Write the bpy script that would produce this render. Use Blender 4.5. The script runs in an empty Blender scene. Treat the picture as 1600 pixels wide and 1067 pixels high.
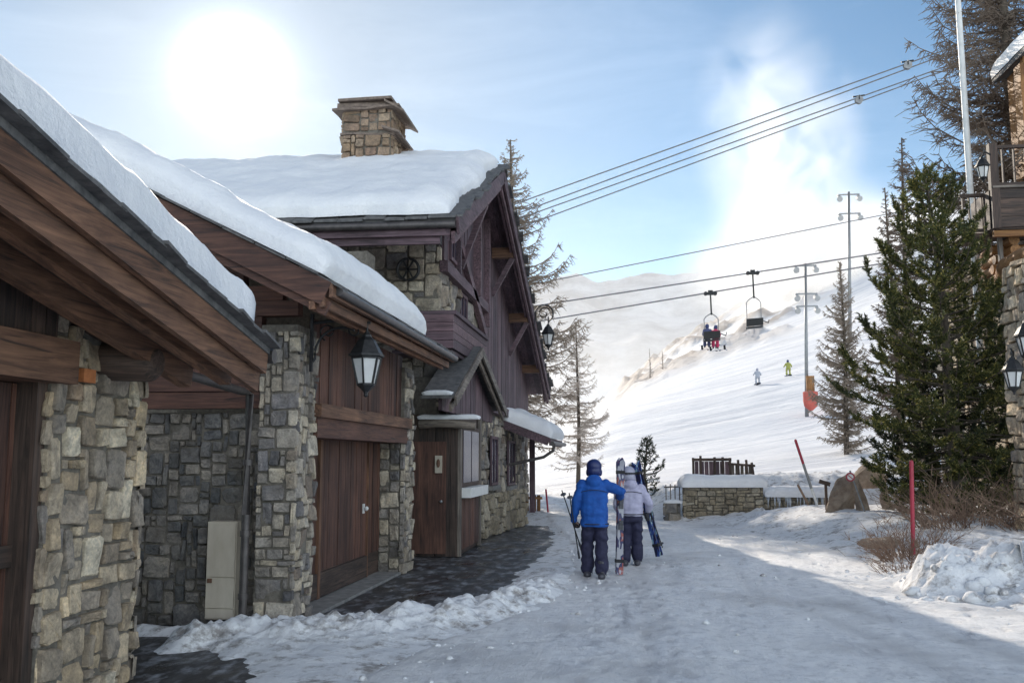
import bpy, bmesh, math, random
from math import sin, cos, tan, pi, radians, sqrt, atan2, exp
from mathutils import Vector, Matrix, noise

random.seed(7)
SC = bpy.context.scene
COL = SC.collection

# ------------------------------------------------------------------ camera numbers
FPX = 1500.0
TH = math.atan(181.5 / FPX)
PS = math.atan(187 * cos(TH) / FPX)
EYE = 1.8

def ray(px, py):
    a = (px - 800) / FPX; b = (533.5 - py) / FPX
    fw = cos(TH) - b * sin(TH); z = sin(TH) + b * cos(TH)
    return Vector((-sin(PS) * fw + cos(PS) * a, cos(PS) * fw + sin(PS) * a, z))

def atY(px, py, Y):
    r = ray(px, py); t = Y / r.y
    return Vector((r.x * t, Y, EYE + r.z * t))

# ------------------------------------------------------------------ mesh helper
class MB:
    def __init__(s): s.v = []; s.f = []
    def add(s, vs, fs):
        n = len(s.v); s.v += [Vector(v) for v in vs]; s.f += [tuple(i + n for i in f) for f in fs]; return s
    def box(s, x0, x1, y0, y1, z0, z1):
        return s.add([(x0,y0,z0),(x1,y0,z0),(x1,y1,z0),(x0,y1,z0),(x0,y0,z1),(x1,y0,z1),(x1,y1,z1),(x0,y1,z1)],
                     [(0,3,2,1),(4,5,6,7),(0,1,5,4),(1,2,6,5),(2,3,7,6),(3,0,4,7)])
    def bar(s, a, b, w, h, up=(0,0,1)):
        a = Vector(a); b = Vector(b); d = (b - a).normalized(); u = Vector(up)
        sd = d.cross(u)
        if sd.length < 1e-4: sd = d.cross(Vector((1,0,0)))
        sd.normalize(); u = sd.cross(d).normalized()
        sd *= w / 2; u *= h / 2
        vs = [p + i * sd + j * u for p in (a, b) for (i, j) in ((-1,-1),(1,-1),(1,1),(-1,1))]
        return s.add(vs, [(3,2,1,0),(4,5,6,7),(0,1,5,4),(1,2,6,5),(2,3,7,6),(3,0,4,7)])
    def tube(s, pts, rad, n=8, cap=True):
        pts = [Vector(p) for p in pts]
        if not hasattr(rad, '__len__'): rad = [rad] * len(pts)
        vs = []; ref = None
        for i, p in enumerate(pts):
            d = (pts[min(i+1, len(pts)-1)] - pts[max(i-1, 0)])
            d = d.normalized() if d.length > 1e-9 else Vector((0,0,1))
            if ref is None:
                ref = Vector((0,0,1)) if abs(d.z) < .9 else Vector((1,0,0))
            a = d.cross(ref)
            if a.length < 1e-5: a = d.orthogonal()
            a.normalize(); b = d.cross(a).normalized(); ref = b.cross(d) if False else ref
            r = rad[i]
            for k in range(n):
                t = 2 * pi * k / n
                vs.append(p + (a * cos(t) + b * sin(t)) * r)
        fs = []
        for i in range(len(pts) - 1):
            for k in range(n):
                k2 = (k + 1) % n
                fs.append((i*n+k, i*n+k2, (i+1)*n+k2, (i+1)*n+k))
        if cap:
            fs.append(tuple(range(n))[::-1]); fs.append(tuple((len(pts)-1)*n + k for k in range(n)))
        return s.add(vs, fs)
    def lathe(s, prof, c=(0,0,0), n=12, sx=1, sy=1, rot=0):
        c = Vector(c); vs = []; fs = []
        for (r, z) in prof:
            for k in range(n):
                t = 2*pi*k/n + rot
                vs.append(c + Vector((r*cos(t)*sx, r*sin(t)*sy, z)))
        m = len(prof)
        for i in range(m-1):
            for k in range(n):
                k2 = (k+1) % n
                fs.append((i*n+k, i*n+k2, (i+1)*n+k2, (i+1)*n+k))
        fs.append(tuple(range(n))[::-1]); fs.append(tuple((m-1)*n+k for k in range(n)))
        return s.add(vs, fs)
    def ell(s, c, r, n=10, m=7):
        prof = [(max(sin(pi*i/m), .02), -cos(pi*i/m)) for i in range(m+1)]
        c = Vector(c); k = len(s.v); s.lathe([(a, z) for a, z in prof], (0,0,0), n)
        for i in range(k, len(s.v)):
            v = s.v[i]; s.v[i] = Vector((c.x+v.x*r[0], c.y+v.y*r[1], c.z+v.z*r[2]))
        return s
    def slab(s, q, t):
        "quad q (4 points, counter-clockwise from above) is the top, thickness t downwards"
        q = [Vector(p) for p in q]
        return s.add(q + [p - Vector((0,0,t)) for p in q],
                     [(0,1,2,3),(7,6,5,4),(0,4,5,1),(1,5,6,2),(2,6,7,3),(3,7,4,0)])
    def prism(s, poly, d):
        "closed polygon (list of points) extruded by vector d"
        poly = [Vector(p) for p in poly]; d = Vector(d); n = len(poly)
        fs = [tuple(range(n))[::-1], tuple(range(n, 2*n))] + [(i, (i+1)%n, n+(i+1)%n, n+i) for i in range(n)]
        return s.add(poly + [p + d for p in poly], fs)
    def build(s, name, mat, parent=None, smooth=False, sharp=None):
        off = parent.matrix_world_off if False else None
        base = Vector((0,0,0))
        p = parent
        while p is not None:
            base = base + Vector(p.location); p = p.parent
        me = bpy.data.meshes.new(name)
        me.from_pydata([tuple(v - base) for v in s.v], [], s.f)
        bm = bmesh.new(); bm.from_mesh(me); bmesh.ops.recalc_face_normals(bm, faces=bm.faces[:]); bm.to_mesh(me); bm.free()
        if smooth:
            for pl in me.polygons: pl.use_smooth = True
        for m in (mat if isinstance(mat, (list, tuple)) else [mat]): me.materials.append(m)
        if smooth and sharp:
            me.set_sharp_from_angle(angle=radians(sharp))
        o = bpy.data.objects.new(name, me); COL.objects.link(o)
        if parent is not None: o.parent = parent
        return o

def thing(name, label, cat, loc=(0,0,0), group=None):
    o = bpy.data.objects.new(name, None); COL.objects.link(o)
    o.empty_display_size = .2; o.location = loc
    o['label'] = label; o['category'] = cat
    if group: o['group'] = group
    return o

def tag(o, label, cat, group=None, kind=None):
    o['label'] = label
    if cat: o['category'] = cat
    if group: o['group'] = group
    if kind: o['kind'] = kind
    return o

def recentre(o, loc):
    loc = Vector(loc)
    for v in o.data.vertices: v.co -= loc
    o.location = loc
    return o

def dup(o, loc=None, parent=None):
    c = o.copy(); COL.objects.link(c)
    if parent is not None: c.parent = parent
    if loc is not None: c.location = loc
    for ch in list(o.children): dup(ch, None, c)
    return c

def nz(x, y, z=0.0, s=1.0): return noise.noise(Vector((x*s, y*s, z*s + 3.7)))
def fbm(x, y, z=0.0, s=1.0, o=4):
    a = 0; k = 1; t = 0
    for i in range(o):
        a += k * noise.noise(Vector((x*s, y*s, z*s + i*7.1))); t += k; s *= 2.07; k *= .5
    return a / t
def sst(a, b, x):
    t = min(1, max(0, (x-a)/(b-a))); return t*t*(3-2*t)
def interp(tab, x):
    if x <= tab[0][0]: return tab[0][1]
    for (a, p), (b, q) in zip(tab, tab[1:]):
        if x <= b: return p + (q-p)*(x-a)/(b-a)
    return tab[-1][1]

# ------------------------------------------------------------------ materials
def newmat(name):
    m = bpy.data.materials.new(name); m.use_nodes = True
    nt = m.node_tree; b = nt.nodes['Principled BSDF']
    return m, nt, b
def N(nt, t, **kw):
    n = nt.nodes.new(t)
    for k, v in kw.items():
        if k in n.inputs.keys(): n.inputs[k].default_value = v
        else: setattr(n, k, v)
    return n
def ramp(nt, fac, stops):
    r = nt.nodes.new('ShaderNodeValToRGB'); e = r.color_ramp.elements
    while len(e) < len(stops): e.new(.5)
    for el, (p, c) in zip(e, stops): el.position = p; el.color = (*c, 1)
    nt.links.new(fac, r.inputs['Fac']); return r
def coords(nt, scale=(1,1,1)):
    tc = nt.nodes.new('ShaderNodeTexCoord'); mp = nt.nodes.new('ShaderNodeMapping')
    mp.inputs['Scale'].default_value = scale
    nt.links.new(tc.outputs['Object'], mp.inputs['Vector']); return mp.outputs['Vector']
def noi(nt, vec, scale, detail=5, rough=.6, dist=0):
    n = nt.nodes.new('ShaderNodeTexNoise'); n.inputs['Scale'].default_value = scale
    n.inputs['Detail'].default_value = detail; n.inputs['Roughness'].default_value = rough
    n.inputs['Distortion'].default_value = dist
    nt.links.new(vec, n.inputs['Vector']); return n.outputs['Fac']
def bump(nt, b, h, strength, dist):
    n = nt.nodes.new('ShaderNodeBump'); n.inputs['Strength'].default_value = strength
    n.inputs['Distance'].default_value = dist
    nt.links.new(h, n.inputs['Height']); nt.links.new(n.outputs['Normal'], b.inputs['Normal'])
    return n
def mixc(nt, fac, a, c, mode='MIX'):
    m = nt.nodes.new('ShaderNodeMix'); m.data_type = 'RGBA'; m.blend_type = mode
    for s, v in (('Factor', fac), ('A', a), ('B', c)):
        i = [q for q in m.inputs if q.name == s and (q.type == 'RGBA' if s != 'Factor' else q.type == 'VALUE')][0]
        if isinstance(v, bpy.types.NodeSocket): nt.links.new(v, i)
        elif s == 'Factor': i.default_value = v
        else: i.default_value = (*v, 1)
    return [q for q in m.outputs if q.type == 'RGBA'][0]
def math_(nt, op, a, b=None, c=None):
    m = nt.nodes.new('ShaderNodeMath'); m.operation = op
    for i, v in enumerate((a, b, c)):
        if v is None: continue
        if isinstance(v, bpy.types.NodeSocket): nt.links.new(v, m.inputs[i])
        else: m.inputs[i].default_value = v
    return m.outputs[0]

def mat_stone(name, cols, scale=1.0, warm=0.0):
    m, nt, b = newmat(name); v = coords(nt)
    g = nt.nodes.new('ShaderNodeNewGeometry')
    base = ramp(nt, g.outputs['Random Per Island'], cols); base.color_ramp.interpolation = 'CONSTANT' if len(cols) > 9 else 'LINEAR'
    n1 = noi(nt, v, 7*scale, 8, .7, .4); n2 = noi(nt, v, 38*scale, 6, .7); n3 = noi(nt, v, 2.2*scale, 3)
    r1 = ramp(nt, n1, [(.28, (.34,.34,.35)), (.48, (.85,.85,.85)), (.70, (1.4,1.34,1.24))])
    c = mixc(nt, 1.0, base.outputs['Color'], r1.outputs['Color'], 'MULTIPLY')
    r2 = ramp(nt, n2, [(.35, (.55,.55,.55)), (.6, (1.05,1.05,1.05))])
    c = mixc(nt, .7, c, r2.outputs['Color'], 'MULTIPLY')
    r3 = ramp(nt, n3, [(.42, (0,0,0)), (.62, (1,1,1))])
    c = mixc(nt, math_(nt, 'MULTIPLY', r3.outputs['Color'], .35), c, (.16,.125,.085))
    nt.links.new(c, b.inputs['Base Color']); b.inputs['Roughness'].default_value = .85
    h = math_(nt, 'ADD', math_(nt, 'MULTIPLY', n1, .7), math_(nt, 'MULTIPLY', n2, .35))
    bump(nt, b, h, .9, .025)
    return m
GREYS = [(0,(.11,.11,.12)),(.12,(.28,.26,.25)),(.26,(.5,.43,.34)),(.38,(.15,.15,.165)),(.5,(.64,.55,.42)),(.62,(.24,.23,.24)),(.78,(.76,.67,.53)),(1,(.22,.17,.14))]
PALES = [(0,(.21,.18,.155)),(.12,(.60,.46,.30)),(.27,(.33,.29,.25)),(.42,(.78,.62,.42)),(.55,(.30,.27,.25)),(.68,(.55,.44,.31)),(.82,(.80,.70,.54)),(1,(.36,.26,.18))]
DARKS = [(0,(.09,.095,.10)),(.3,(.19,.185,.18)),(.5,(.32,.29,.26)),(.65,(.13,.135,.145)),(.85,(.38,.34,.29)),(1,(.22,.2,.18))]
TANS  = [(0,(.26,.22,.16)),(.3,(.46,.4,.3)),(.6,(.33,.28,.2)),(1,(.58,.52,.42))]
M = {}
M['stone'] = mat_stone('grey_rubble', GREYS)
M['pale'] = mat_stone('pale_rubble', PALES)
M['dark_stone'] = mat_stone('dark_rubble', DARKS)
M['tan_stone'] = mat_stone('tan_rubble', TANS)
M['brown_stone'] = mat_stone('brown_rubble', [(0,(.20,.13,.09)),(.25,(.42,.30,.20)),(.5,(.28,.19,.14)),(.75,(.55,.42,.30)),(1,(.33,.22,.15))])

def mat_plain_noise(name, c0, c1, scale, rough=.8, bs=.5, bd=.01, stretch=(1,1,1), metal=0.0, detail=6):
    m, nt, b = newmat(name); v = coords(nt, stretch)
    n = noi(nt, v, scale, detail, .65)
    r = ramp(nt, n, [(.3, c0), (.7, c1)])
    nt.links.new(r.outputs['Color'], b.inputs['Base Color']); b.inputs['Roughness'].default_value = rough
    b.inputs['Metallic'].default_value = metal
    if bs: bump(nt, b, n, bs, bd)
    return m
M['mortar'] = mat_plain_noise('mortar', (.10,.09,.075), (.23,.205,.17), 14, .95, .8, .02)
M['concrete'] = mat_plain_noise('concrete', (.16,.155,.15), (.3,.29,.27), 6, .9, .5, .01)
M['rock'] = mat_plain_noise('rock', (.16,.11,.08), (.42,.34,.26), 3.2, .9, 1, .12)
M['brown_slate'] = mat_plain_noise('brown_slate', (.10,.075,.06), (.26,.20,.16), 9, .75, .6, .015)
M['slate'] = mat_plain_noise('slate', (.05,.05,.053), (.16,.155,.15), 9, .75, .6, .015)
M['iron'] = mat_plain_noise('iron', (.012,.013,.014), (.035,.035,.037), 20, .5, .2, .003, metal=.3)
M['floodlight'] = mat_plain_noise('floodlight_grey', (.36,.36,.36), (.48,.48,.47), 5, .6, 0)
M['steel'] = mat_plain_noise('steel', (.22,.225,.23), (.34,.345,.35), 8, .5, .1, .003, metal=.6)
M['cable'] = mat_plain_noise('cable_steel', (.13,.13,.14), (.22,.22,.23), 5, .6, 0)
M['copper'] = mat_plain_noise('pipe_metal', (.06,.055,.055), (.13,.115,.11), 8, .45, .2, .003, metal=.5)
M['cream'] = mat_plain_noise('cream_paint', (.42,.36,.28), (.56,.50,.41), 5, .6, .15, .003, stretch=(1,1,.35))
M['white_paint'] = mat_plain_noise('white_paint', (.62,.62,.6), (.8,.8,.78), 5, .5, .1, .003)
M['red_paint'] = mat_plain_noise('red_paint', (.30,.025,.05), (.46,.04,.07), 5, .5, .1, .003)
M['red_pad'] = mat_plain_noise('red_pad', (.5,.10,.08), (.65,.16,.12), 4, .8, .3, .02)
M['orange_brick'] = mat_plain_noise('orange_brick', (.4,.14,.05), (.55,.2,.07), 20, .9, .4, .004)
M['bark'] = mat_plain_noise('bark', (.045,.036,.03), (.16,.13,.10), 9, .95, 1, .03, stretch=(1,1,.25))
M['larch_twig'] = mat_plain_noise('larch_twig', (.13,.10,.08), (.25,.195,.15), 4, .9, 0)
M['larch_grey'] = mat_plain_noise('larch_twig_hazy', (.42,.36,.31), (.56,.49,.43), 4, .9, 0)  # twig colour paled to imitate haze over the farther larches
M['shrub'] = mat_plain_noise('shrub_twig', (.14,.085,.06), (.30,.21,.15), 4, .9, 0)

def mat_wood(name, c0, c1, axis, scale=1.0, rough=.7, dirt=(.02,.017,.015)):
    st = [9, 9, 9]; st[axis] = .55
    m, nt, b = newmat(name); v = coords(nt, tuple(s*scale for s in st))
    g = nt.nodes.new('ShaderNodeNewGeometry')
    add = nt.nodes.new('ShaderNodeVectorMath'); add.operation = 'ADD'
    cmb = nt.nodes.new('ShaderNodeCombineXYZ')
    k = math_(nt, 'MULTIPLY', g.outputs['Random Per Island'], 37.0)
    for i in range(3): nt.links.new(k, cmb.inputs[i])
    nt.links.new(v, add.inputs[0]); nt.links.new(cmb.outputs[0], add.inputs[1]); v = add.outputs[0]
    n1 = noi(nt, v, 2.2, 7, .65, 1.2); n2 = noi(nt, v, 9, 4, .7)
    vv = coords(nt); n3 = noi(nt, vv, 1.3, 4, .6)
    r = ramp(nt, n1, [(.28, dirt), (.42, c0), (.7, c1)])
    isl = ramp(nt, g.outputs['Random Per Island'], [(0, (.6,.6,.62)), (.5, (.95,.93,.92)), (1, (1.3,1.22,1.15))])
    c = mixc(nt, 1, r.outputs['Color'], isl.outputs['Color'], 'MULTIPLY')
    r3 = ramp(nt, n3, [(.35, (.62,.6,.6)), (.65, (1.1,1.1,1.1))])
    c = mixc(nt, .8, c, r3.outputs['Color'], 'MULTIPLY')
    nt.links.new(c, b.inputs['Base Color']); b.inputs['Roughness'].default_value = rough
    h = math_(nt, 'ADD', n1, math_(nt, 'MULTIPLY', n2, .4))
    bump(nt, b, h, .6, .008)
    return m
for nm, c0, c1 in (('brown', (.12,.062,.038), (.28,.15,.088)), ('red', (.08,.038,.028), (.185,.09,.06)),
                   ('dark', (.045,.032,.026), (.13,.085,.065)), ('violet', (.085,.055,.066), (.205,.135,.16)),  # violet: brown timber with the lens flare's violet cast in its colour
                   ('grey', (.13,.115,.10), (.30,.26,.22)), ('honey', (.24,.11,.035), (.46,.24,.085))):
    for ax, an in enumerate('xyz'):
        M[nm + '_' + an] = mat_wood(nm + '_timber_' + an, c0, c1, ax)

def mat_snow(name, c0, c1, bs=.6, fine=26, stretch=(1,1,1), rough=.7, dirt=None):
    m, nt, b = newmat(name); v = coords(nt, stretch)
    n1 = noi(nt, v, 1.6, 6, .6); n2 = noi(nt, v, fine, 6, .7); n3 = noi(nt, v, 6, 6, .7)
    r = ramp(nt, n1, [(.3, c0), (.65, c1)])
    c = r.outputs['Color']
    if dirt:
        d = ramp(nt, math_(nt, 'MULTIPLY', n3, math_(nt, 'ADD', n1, .5)), [(.5, (0,0,0)), (.68, (1,1,1))])
        c = mixc(nt, math_(nt, 'MULTIPLY', d.outputs['Color'], .8), c, dirt)
    nt.links.new(c, b.inputs['Base Color']); b.inputs['Roughness'].default_value = rough
    b.inputs['Specular IOR Level'].default_value = .3
    h = math_(nt, 'ADD', math_(nt, 'MULTIPLY', n3, 1.0), math_(nt, 'MULTIPLY', n2, .4))
    bump(nt, b, h, bs, .05)
    return m
M['larch_warm'] = mat_plain_noise('larch_twig_warm', (.20,.16,.125), (.34,.28,.22), 4, .9, 0)
M['snow'] = mat_snow('snow', (.80,.83,.88), (.88,.88,.9))
M['roof_snow'] = mat_snow('roof_snow', (.80,.81,.84), (.9,.9,.9), bs=.7, fine=22)
M['bank_snow'] = mat_snow('dirty_snow', (.76,.77,.79), (.92,.92,.92), bs=.8, dirt=(.22,.19,.17))

def mat_road():
    m, nt, b = newmat('packed_snow_road'); 
    v = coords(nt, (1, .22, 1)); v0 = coords(nt)
    n1 = noi(nt, v, 2.2, 8, .65, .5); n2 = noi(nt, v0, 9, 8, .75); n3 = noi(nt, v0, .45, 4, .6); n4 = noi(nt, v, 14, 5, .7)
    r = ramp(nt, n1, [(.3, (.50,.50,.52)), (.40, (.84,.84,.85)), (.55, (.92,.91,.90))])
    r2 = ramp(nt, n2, [(.3, (.62,.62,.63)), (.52, (1.04,1.04,1.04))])
    c = mixc(nt, .9, r.outputs['Color'], r2.outputs['Color'], 'MULTIPLY')
    g = ramp(nt, n3, [(.5, (0,0,0)), (.68, (1,1,1))])
    g2 = ramp(nt, n2, [(.4, (0,0,0)), (.52, (1,1,1))])
    c = mixc(nt, math_(nt, 'MULTIPLY', math_(nt, 'MULTIPLY', g.outputs['Color'], g2.outputs['Color']), .55), c, (.24,.215,.205))
    at = nt.nodes.new('ShaderNodeAttribute'); at.attribute_name = 'wear'
    wr = ramp(nt, n2, [(.34, (.2,)*3), (.6, (1,)*3)])
    c = mixc(nt, math_(nt, 'MULTIPLY', at.outputs['Fac'], wr.outputs['Color']), c, (.50,.485,.475))
    nt.links.new(c, b.inputs['Base Color'])
    rr = ramp(nt, n1, [(.3, (.35,)*3), (.7, (.75,)*3)])
    nt.links.new(rr.outputs['Color'], b.inputs['Roughness'])
    n5 = noi(nt, v0, 42, 5, .75); sp = ramp(nt, n5, [(.60, (0,0,0)), (.72, (1,1,1))])
    h = math_(nt, 'ADD', math_(nt, 'ADD', math_(nt, 'MULTIPLY', n2, .9), math_(nt, 'MULTIPLY', n4, .5)), math_(nt, 'MULTIPLY', n5, .28))
    bump(nt, b, h, 1.0, .04)
    return m
M['road'] = mat_road()

def mat_asphalt():
    m, nt, b = newmat('wet_asphalt'); v = coords(nt, (1,.5,1)); v0 = coords(nt)
    n1 = noi(nt, v, 1.7, 7, .65, .6); n2 = noi(nt, v0, 60, 4, .7); n3 = noi(nt, v, 5.5, 7, .7)
    r = ramp(nt, n1, [(.3, (.018,.018,.02)), (.6, (.055,.053,.052)), (.75, (.11,.105,.10))])
    ice = ramp(nt, n3, [(.50, (0,0,0)), (.70, (1,1,1))])
    c = mixc(nt, math_(nt, 'MULTIPLY', ice.outputs['Color'], .7), r.outputs['Color'], (.5,.52,.56))
    nt.links.new(c, b.inputs['Base Color'])
    rr = ramp(nt, n1, [(.35, (.22,)*3), (.65, (.7,)*3)]); nt.links.new(rr.outputs['Color'], b.inputs['Roughness'])
    bump(nt, b, math_(nt, 'ADD', math_(nt, 'MULTIPLY', n2, .3), n3), .5, .012)
    return m
M['asphalt'] = mat_asphalt()

def mat_needles(name, c0, c1, tip):
    m, nt, b = newmat(name); g = nt.nodes.new('ShaderNodeNewGeometry')
    v = coords(nt); n = noi(nt, v, 1.1, 3)
    r = ramp(nt, g.outputs['Random Per Island'], [(0, c0), (.75, c1), (1, tip)])  # palest random needles: yellowish tips with sunlight put into the colour
    r2 = ramp(nt, n, [(.35, (.55,.6,.6)), (.65, (1.35,1.3,1.1))])
    c = mixc(nt, 1, r.outputs['Color'], r2.outputs['Color'], 'MULTIPLY')
    nt.links.new(c, b.inputs['Base Color']); b.inputs['Roughness'].default_value = .6
    b.inputs['Transmission Weight'].default_value = 0
    tr = nt.nodes.new('ShaderNodeBsdfTranslucent'); nt.links.new(c, tr.inputs['Color'])
    mx = nt.nodes.new('ShaderNodeMixShader'); mx.inputs[0].default_value = .3
    out = [q for q in nt.nodes if q.type == 'OUTPUT_MATERIAL'][0]
    nt.links.new(b.outputs[0], mx.inputs[1]); nt.links.new(tr.outputs[0], mx.inputs[2]); nt.links.new(mx.outputs[0], out.inputs[0])
    return m
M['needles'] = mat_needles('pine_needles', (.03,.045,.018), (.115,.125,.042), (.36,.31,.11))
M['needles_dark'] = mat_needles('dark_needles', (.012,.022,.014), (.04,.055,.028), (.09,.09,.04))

def mat_cloth(name, c, c2=None, rough=.8):
    c2 = c2 or tuple(x*1.35 for x in c)
    return mat_plain_noise(name, c, c2, 9, rough, .4, .012)
M['blue_cloth'] = mat_cloth('blue_jacket', (.004,.055,.26), (.008,.10,.42))
M['navy_cloth'] = mat_cloth('navy_trousers', (.012,.012,.035), (.028,.028,.07))
M['lilac_cloth'] = mat_cloth('lilac_jacket', (.34,.33,.46), (.48,.47,.6))
M['black_cloth'] = mat_cloth('black_fabric', (.012,.012,.014), (.03,.03,.034))
M['boot'] = mat_plain_noise('boot_plastic', (.02,.02,.025), (.10,.10,.12), 14, .4, .1, .003)
M['skin'] = mat_plain_noise('skin', (.45,.27,.19), (.55,.34,.25), 12, .55, .1, .002)
M['helmet_blue'] = mat_plain_noise('navy_helmet', (.012,.02,.09), (.02,.035,.14), 6, .35, 0)
M['helmet_grey'] = mat_plain_noise('grey_helmet', (.3,.3,.38), (.4,.4,.5), 6, .35, 0)
M['green_cloth'] = mat_cloth('olive_suit', (.28,.29,.06), (.42,.42,.12))
M['grey_cloth'] = mat_cloth('pale_grey_suit', (.34,.36,.42), (.45,.47,.52))
M['pink_cloth'] = mat_cloth('crimson_suit', (.45,.03,.10), (.6,.05,.14))
M['slateblue_cloth'] = mat_cloth('slate_blue_suit', (.05,.06,.14), (.09,.10,.2))
M['teal_cloth'] = mat_cloth('teal_fabric', (.10,.36,.40), (.16,.5,.52))

def mat_skitop(name, base, marks):
    m, nt, b = newmat(name); v = coords(nt, (5,5,1.4))
    n = noi(nt, v, 3, 2, .4); r = ramp(nt, n, [(.44, base), (.47, marks[0]), (.55, marks[0]), (.57, marks[1]), (.62, marks[1]), (.64, base)])
    r.color_ramp.interpolation = 'CONSTANT'
    nt.links.new(r.outputs['Color'], b.inputs['Base Color']); b.inputs['Roughness'].default_value = .3
    return m
M['ski_white'] = mat_skitop('white_ski_topsheet', (.36,.36,.40), ((.03,.03,.10), (.30,.08,.07)))
M['ski_dark'] = mat_skitop('dark_ski_topsheet', (.02,.022,.06), ((.05,.09,.3), (.30,.45,.5)))

def mat_glass_frost():
    m, nt, b = newmat('frosted_lamp_glass'); v = coords(nt); n = noi(nt, v, 6, 3)
    r = ramp(nt, n, [(.3, (.82,.82,.82)), (.7, (.92,.92,.9))]); nt.links.new(r.outputs['Color'], b.inputs['Base Color'])
    b.inputs['Roughness'].default_value = .25
    tr = nt.nodes.new('ShaderNodeBsdfTranslucent'); tr.inputs['Color'].default_value = (.97,.97,.95,1)
    mx = nt.nodes.new('ShaderNodeMixShader'); mx.inputs[0].default_value = .35
    out = [q for q in nt.nodes if q.type == 'OUTPUT_MATERIAL'][0]
    nt.links.new(b.outputs[0], mx.inputs[1]); nt.links.new(tr.outputs[0], mx.inputs[2]); nt.links.new(mx.outputs[0], out.inputs[0])
    return m
M['frost'] = mat_glass_frost()
m, nt, b = newmat('window_glass'); v = coords(nt); n = noi(nt, v, 1.5, 3)
r = ramp(nt, n, [(.3, (.012,.014,.03)), (.7, (.05,.05,.09))]); nt.links.new(r.outputs['Color'], b.inputs['Base Color'])
b.inputs['Roughness'].default_value = .12; b.inputs['Specular IOR Level'].default_value = .05; M['glass'] = m
m, nt, b = newmat('ice'); v = coords(nt); n = noi(nt, v, 9, 4)
r = ramp(nt, n, [(.3, (.5,.55,.62)), (.7, (.8,.83,.87))]); nt.links.new(r.outputs['Color'], b.inputs['Base Color'])
b.inputs['Roughness'].default_value = .15; b.inputs['Transmission Weight'].default_value = .25; M['ice'] = m

# ------------------------------------------------------------------ generators
def rubble(mb, o, u, v, W, H, cell=.08, seed=1, depth=.05, sizes=None, mask=None, gap=.009):
    "irregular fitted stones on the rectangle o + [0,W]u + [0,H]v, bulging along u x v"
    rnd = random.Random(seed); o = Vector(o); u = Vector(u).normalized(); v = Vector(v).normalized(); n = u.cross(v)
    nu = max(2, round(W / cell)); nv = max(2, round(H / cell)); cu = W / nu; cv = H / nv
    occ = [[False]*nu for _ in range(nv)]
    sizes = sizes or [(6,4),(5,3),(5,4),(4,3),(4,2),(3,3),(3,2),(3,2),(2,2),(2,2),(2,1),(3,1),(1,2)]
    for j in range(nv):
        for i in range(nu):
            if occ[j][i]: continue
            a, b_ = rnd.choice(sizes)
            while True:
                a = min(a, nu - i); b_ = min(b_, nv - j)
                w = 0
                while w < a and not occ[j][i+w]: w += 1
                a = w
                if all(not occ[j+q][i+p] for q in range(b_) for p in range(a)): break
                b_ -= 1
            for q in range(b_):
                for p in range(a): occ[j+q][i+p] = True
            cx_, cy_ = (i + a/2)*cu, (j + b_/2)*cv
            if mask and not mask(cx_, cy_): continue
            hx, hy = a*cu/2 - gap*rnd.uniform(.4, 1.2), b_*cv/2 - gap*rnd.uniform(.4, 1.2)
            if hx < .006 or hy < .006: continue
            jit = min(hx, hy)*.22; ro = rnd.uniform(-.09,.09); hx *= rnd.uniform(.93,1); hy *= rnd.uniform(.93,1)
            out = []
            ch = rnd.uniform(.3, .75)
            for (sx, sy) in ((-1,-1),(1,-1),(1,1),(-1,1)):
                c1, c2 = rnd.uniform(.08, .95)*ch*min(hx,hy), rnd.uniform(.08, .95)*ch*min(hx,hy)
                p1 = (sx*hx - sx*c1, sy*hy); p2 = (sx*hx, sy*hy - sy*c2)
                out += [p1, p2] if sx*sy < 0 else [p2, p1]
            # order the eight points around the stone
            out = sorted(out, key=lambda p: atan2(p[1]/hy, p[0]/hx))
            full = []
            for k in range(len(out)):
                p, q = out[k], out[(k+1) % len(out)]
                full.append(p); full.append(((p[0]+q[0])/2, (p[1]+q[1])/2))
            full = [(max(-hx, min(hx, x + rnd.uniform(-1,1)*jit*.45)), max(-hy, min(hy, y + rnd.uniform(-1,1)*jit*.45))) for x, y in full]
            full = [(x*cos(ro)-y*sin(ro), x*sin(ro)+y*cos(ro)) for x, y in full]
            d = depth*rnd.uniform(.25, 1.15); tx, ty = rnd.uniform(-.18,.18), rnd.uniform(-.18,.18)
            m_ = len(full); vs = []
            for (sc, dd) in ((1, -.03), (.985, d*.72), (.91, d*.97), (.5, d)):
                for (x, y) in full:
                    e = dd + (tx*x + ty*y)*(1 if dd > 0 else 0) + (rnd.uniform(-.12,.12)*d if dd > 0 else 0)
                    vs.append(o + u*(cx_ + x*sc) + v*(cy_ + y*sc) + n*e)
            vs.append(o + u*cx_ + v*cy_ + n*d*rnd.uniform(.9,1.15))
            fs = []
            for r_ in range(3):
                for k in range(m_):
                    k2 = (k+1) % m_
                    fs.append((r_*m_+k, r_*m_+k2, (r_+1)*m_+k2, (r_+1)*m_+k))
            for k in range(m_): fs.append((3*m_+k, 3*m_+(k+1)%m_, 4*m_))
            mb.add(vs, fs)
    return mb
BIG = [(3,2),(4,3),(3,3),(2,2),(2,1),(3,2),(4,2),(2,3),(1,1),(2,2)]
MIX = [(5,4),(4,3),(5,3),(3,3),(4,2),(3,2),(3,2),(2,2),(2,2),(2,1),(3,1),(1,1),(2,3),(4,4),(1,2)]

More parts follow.
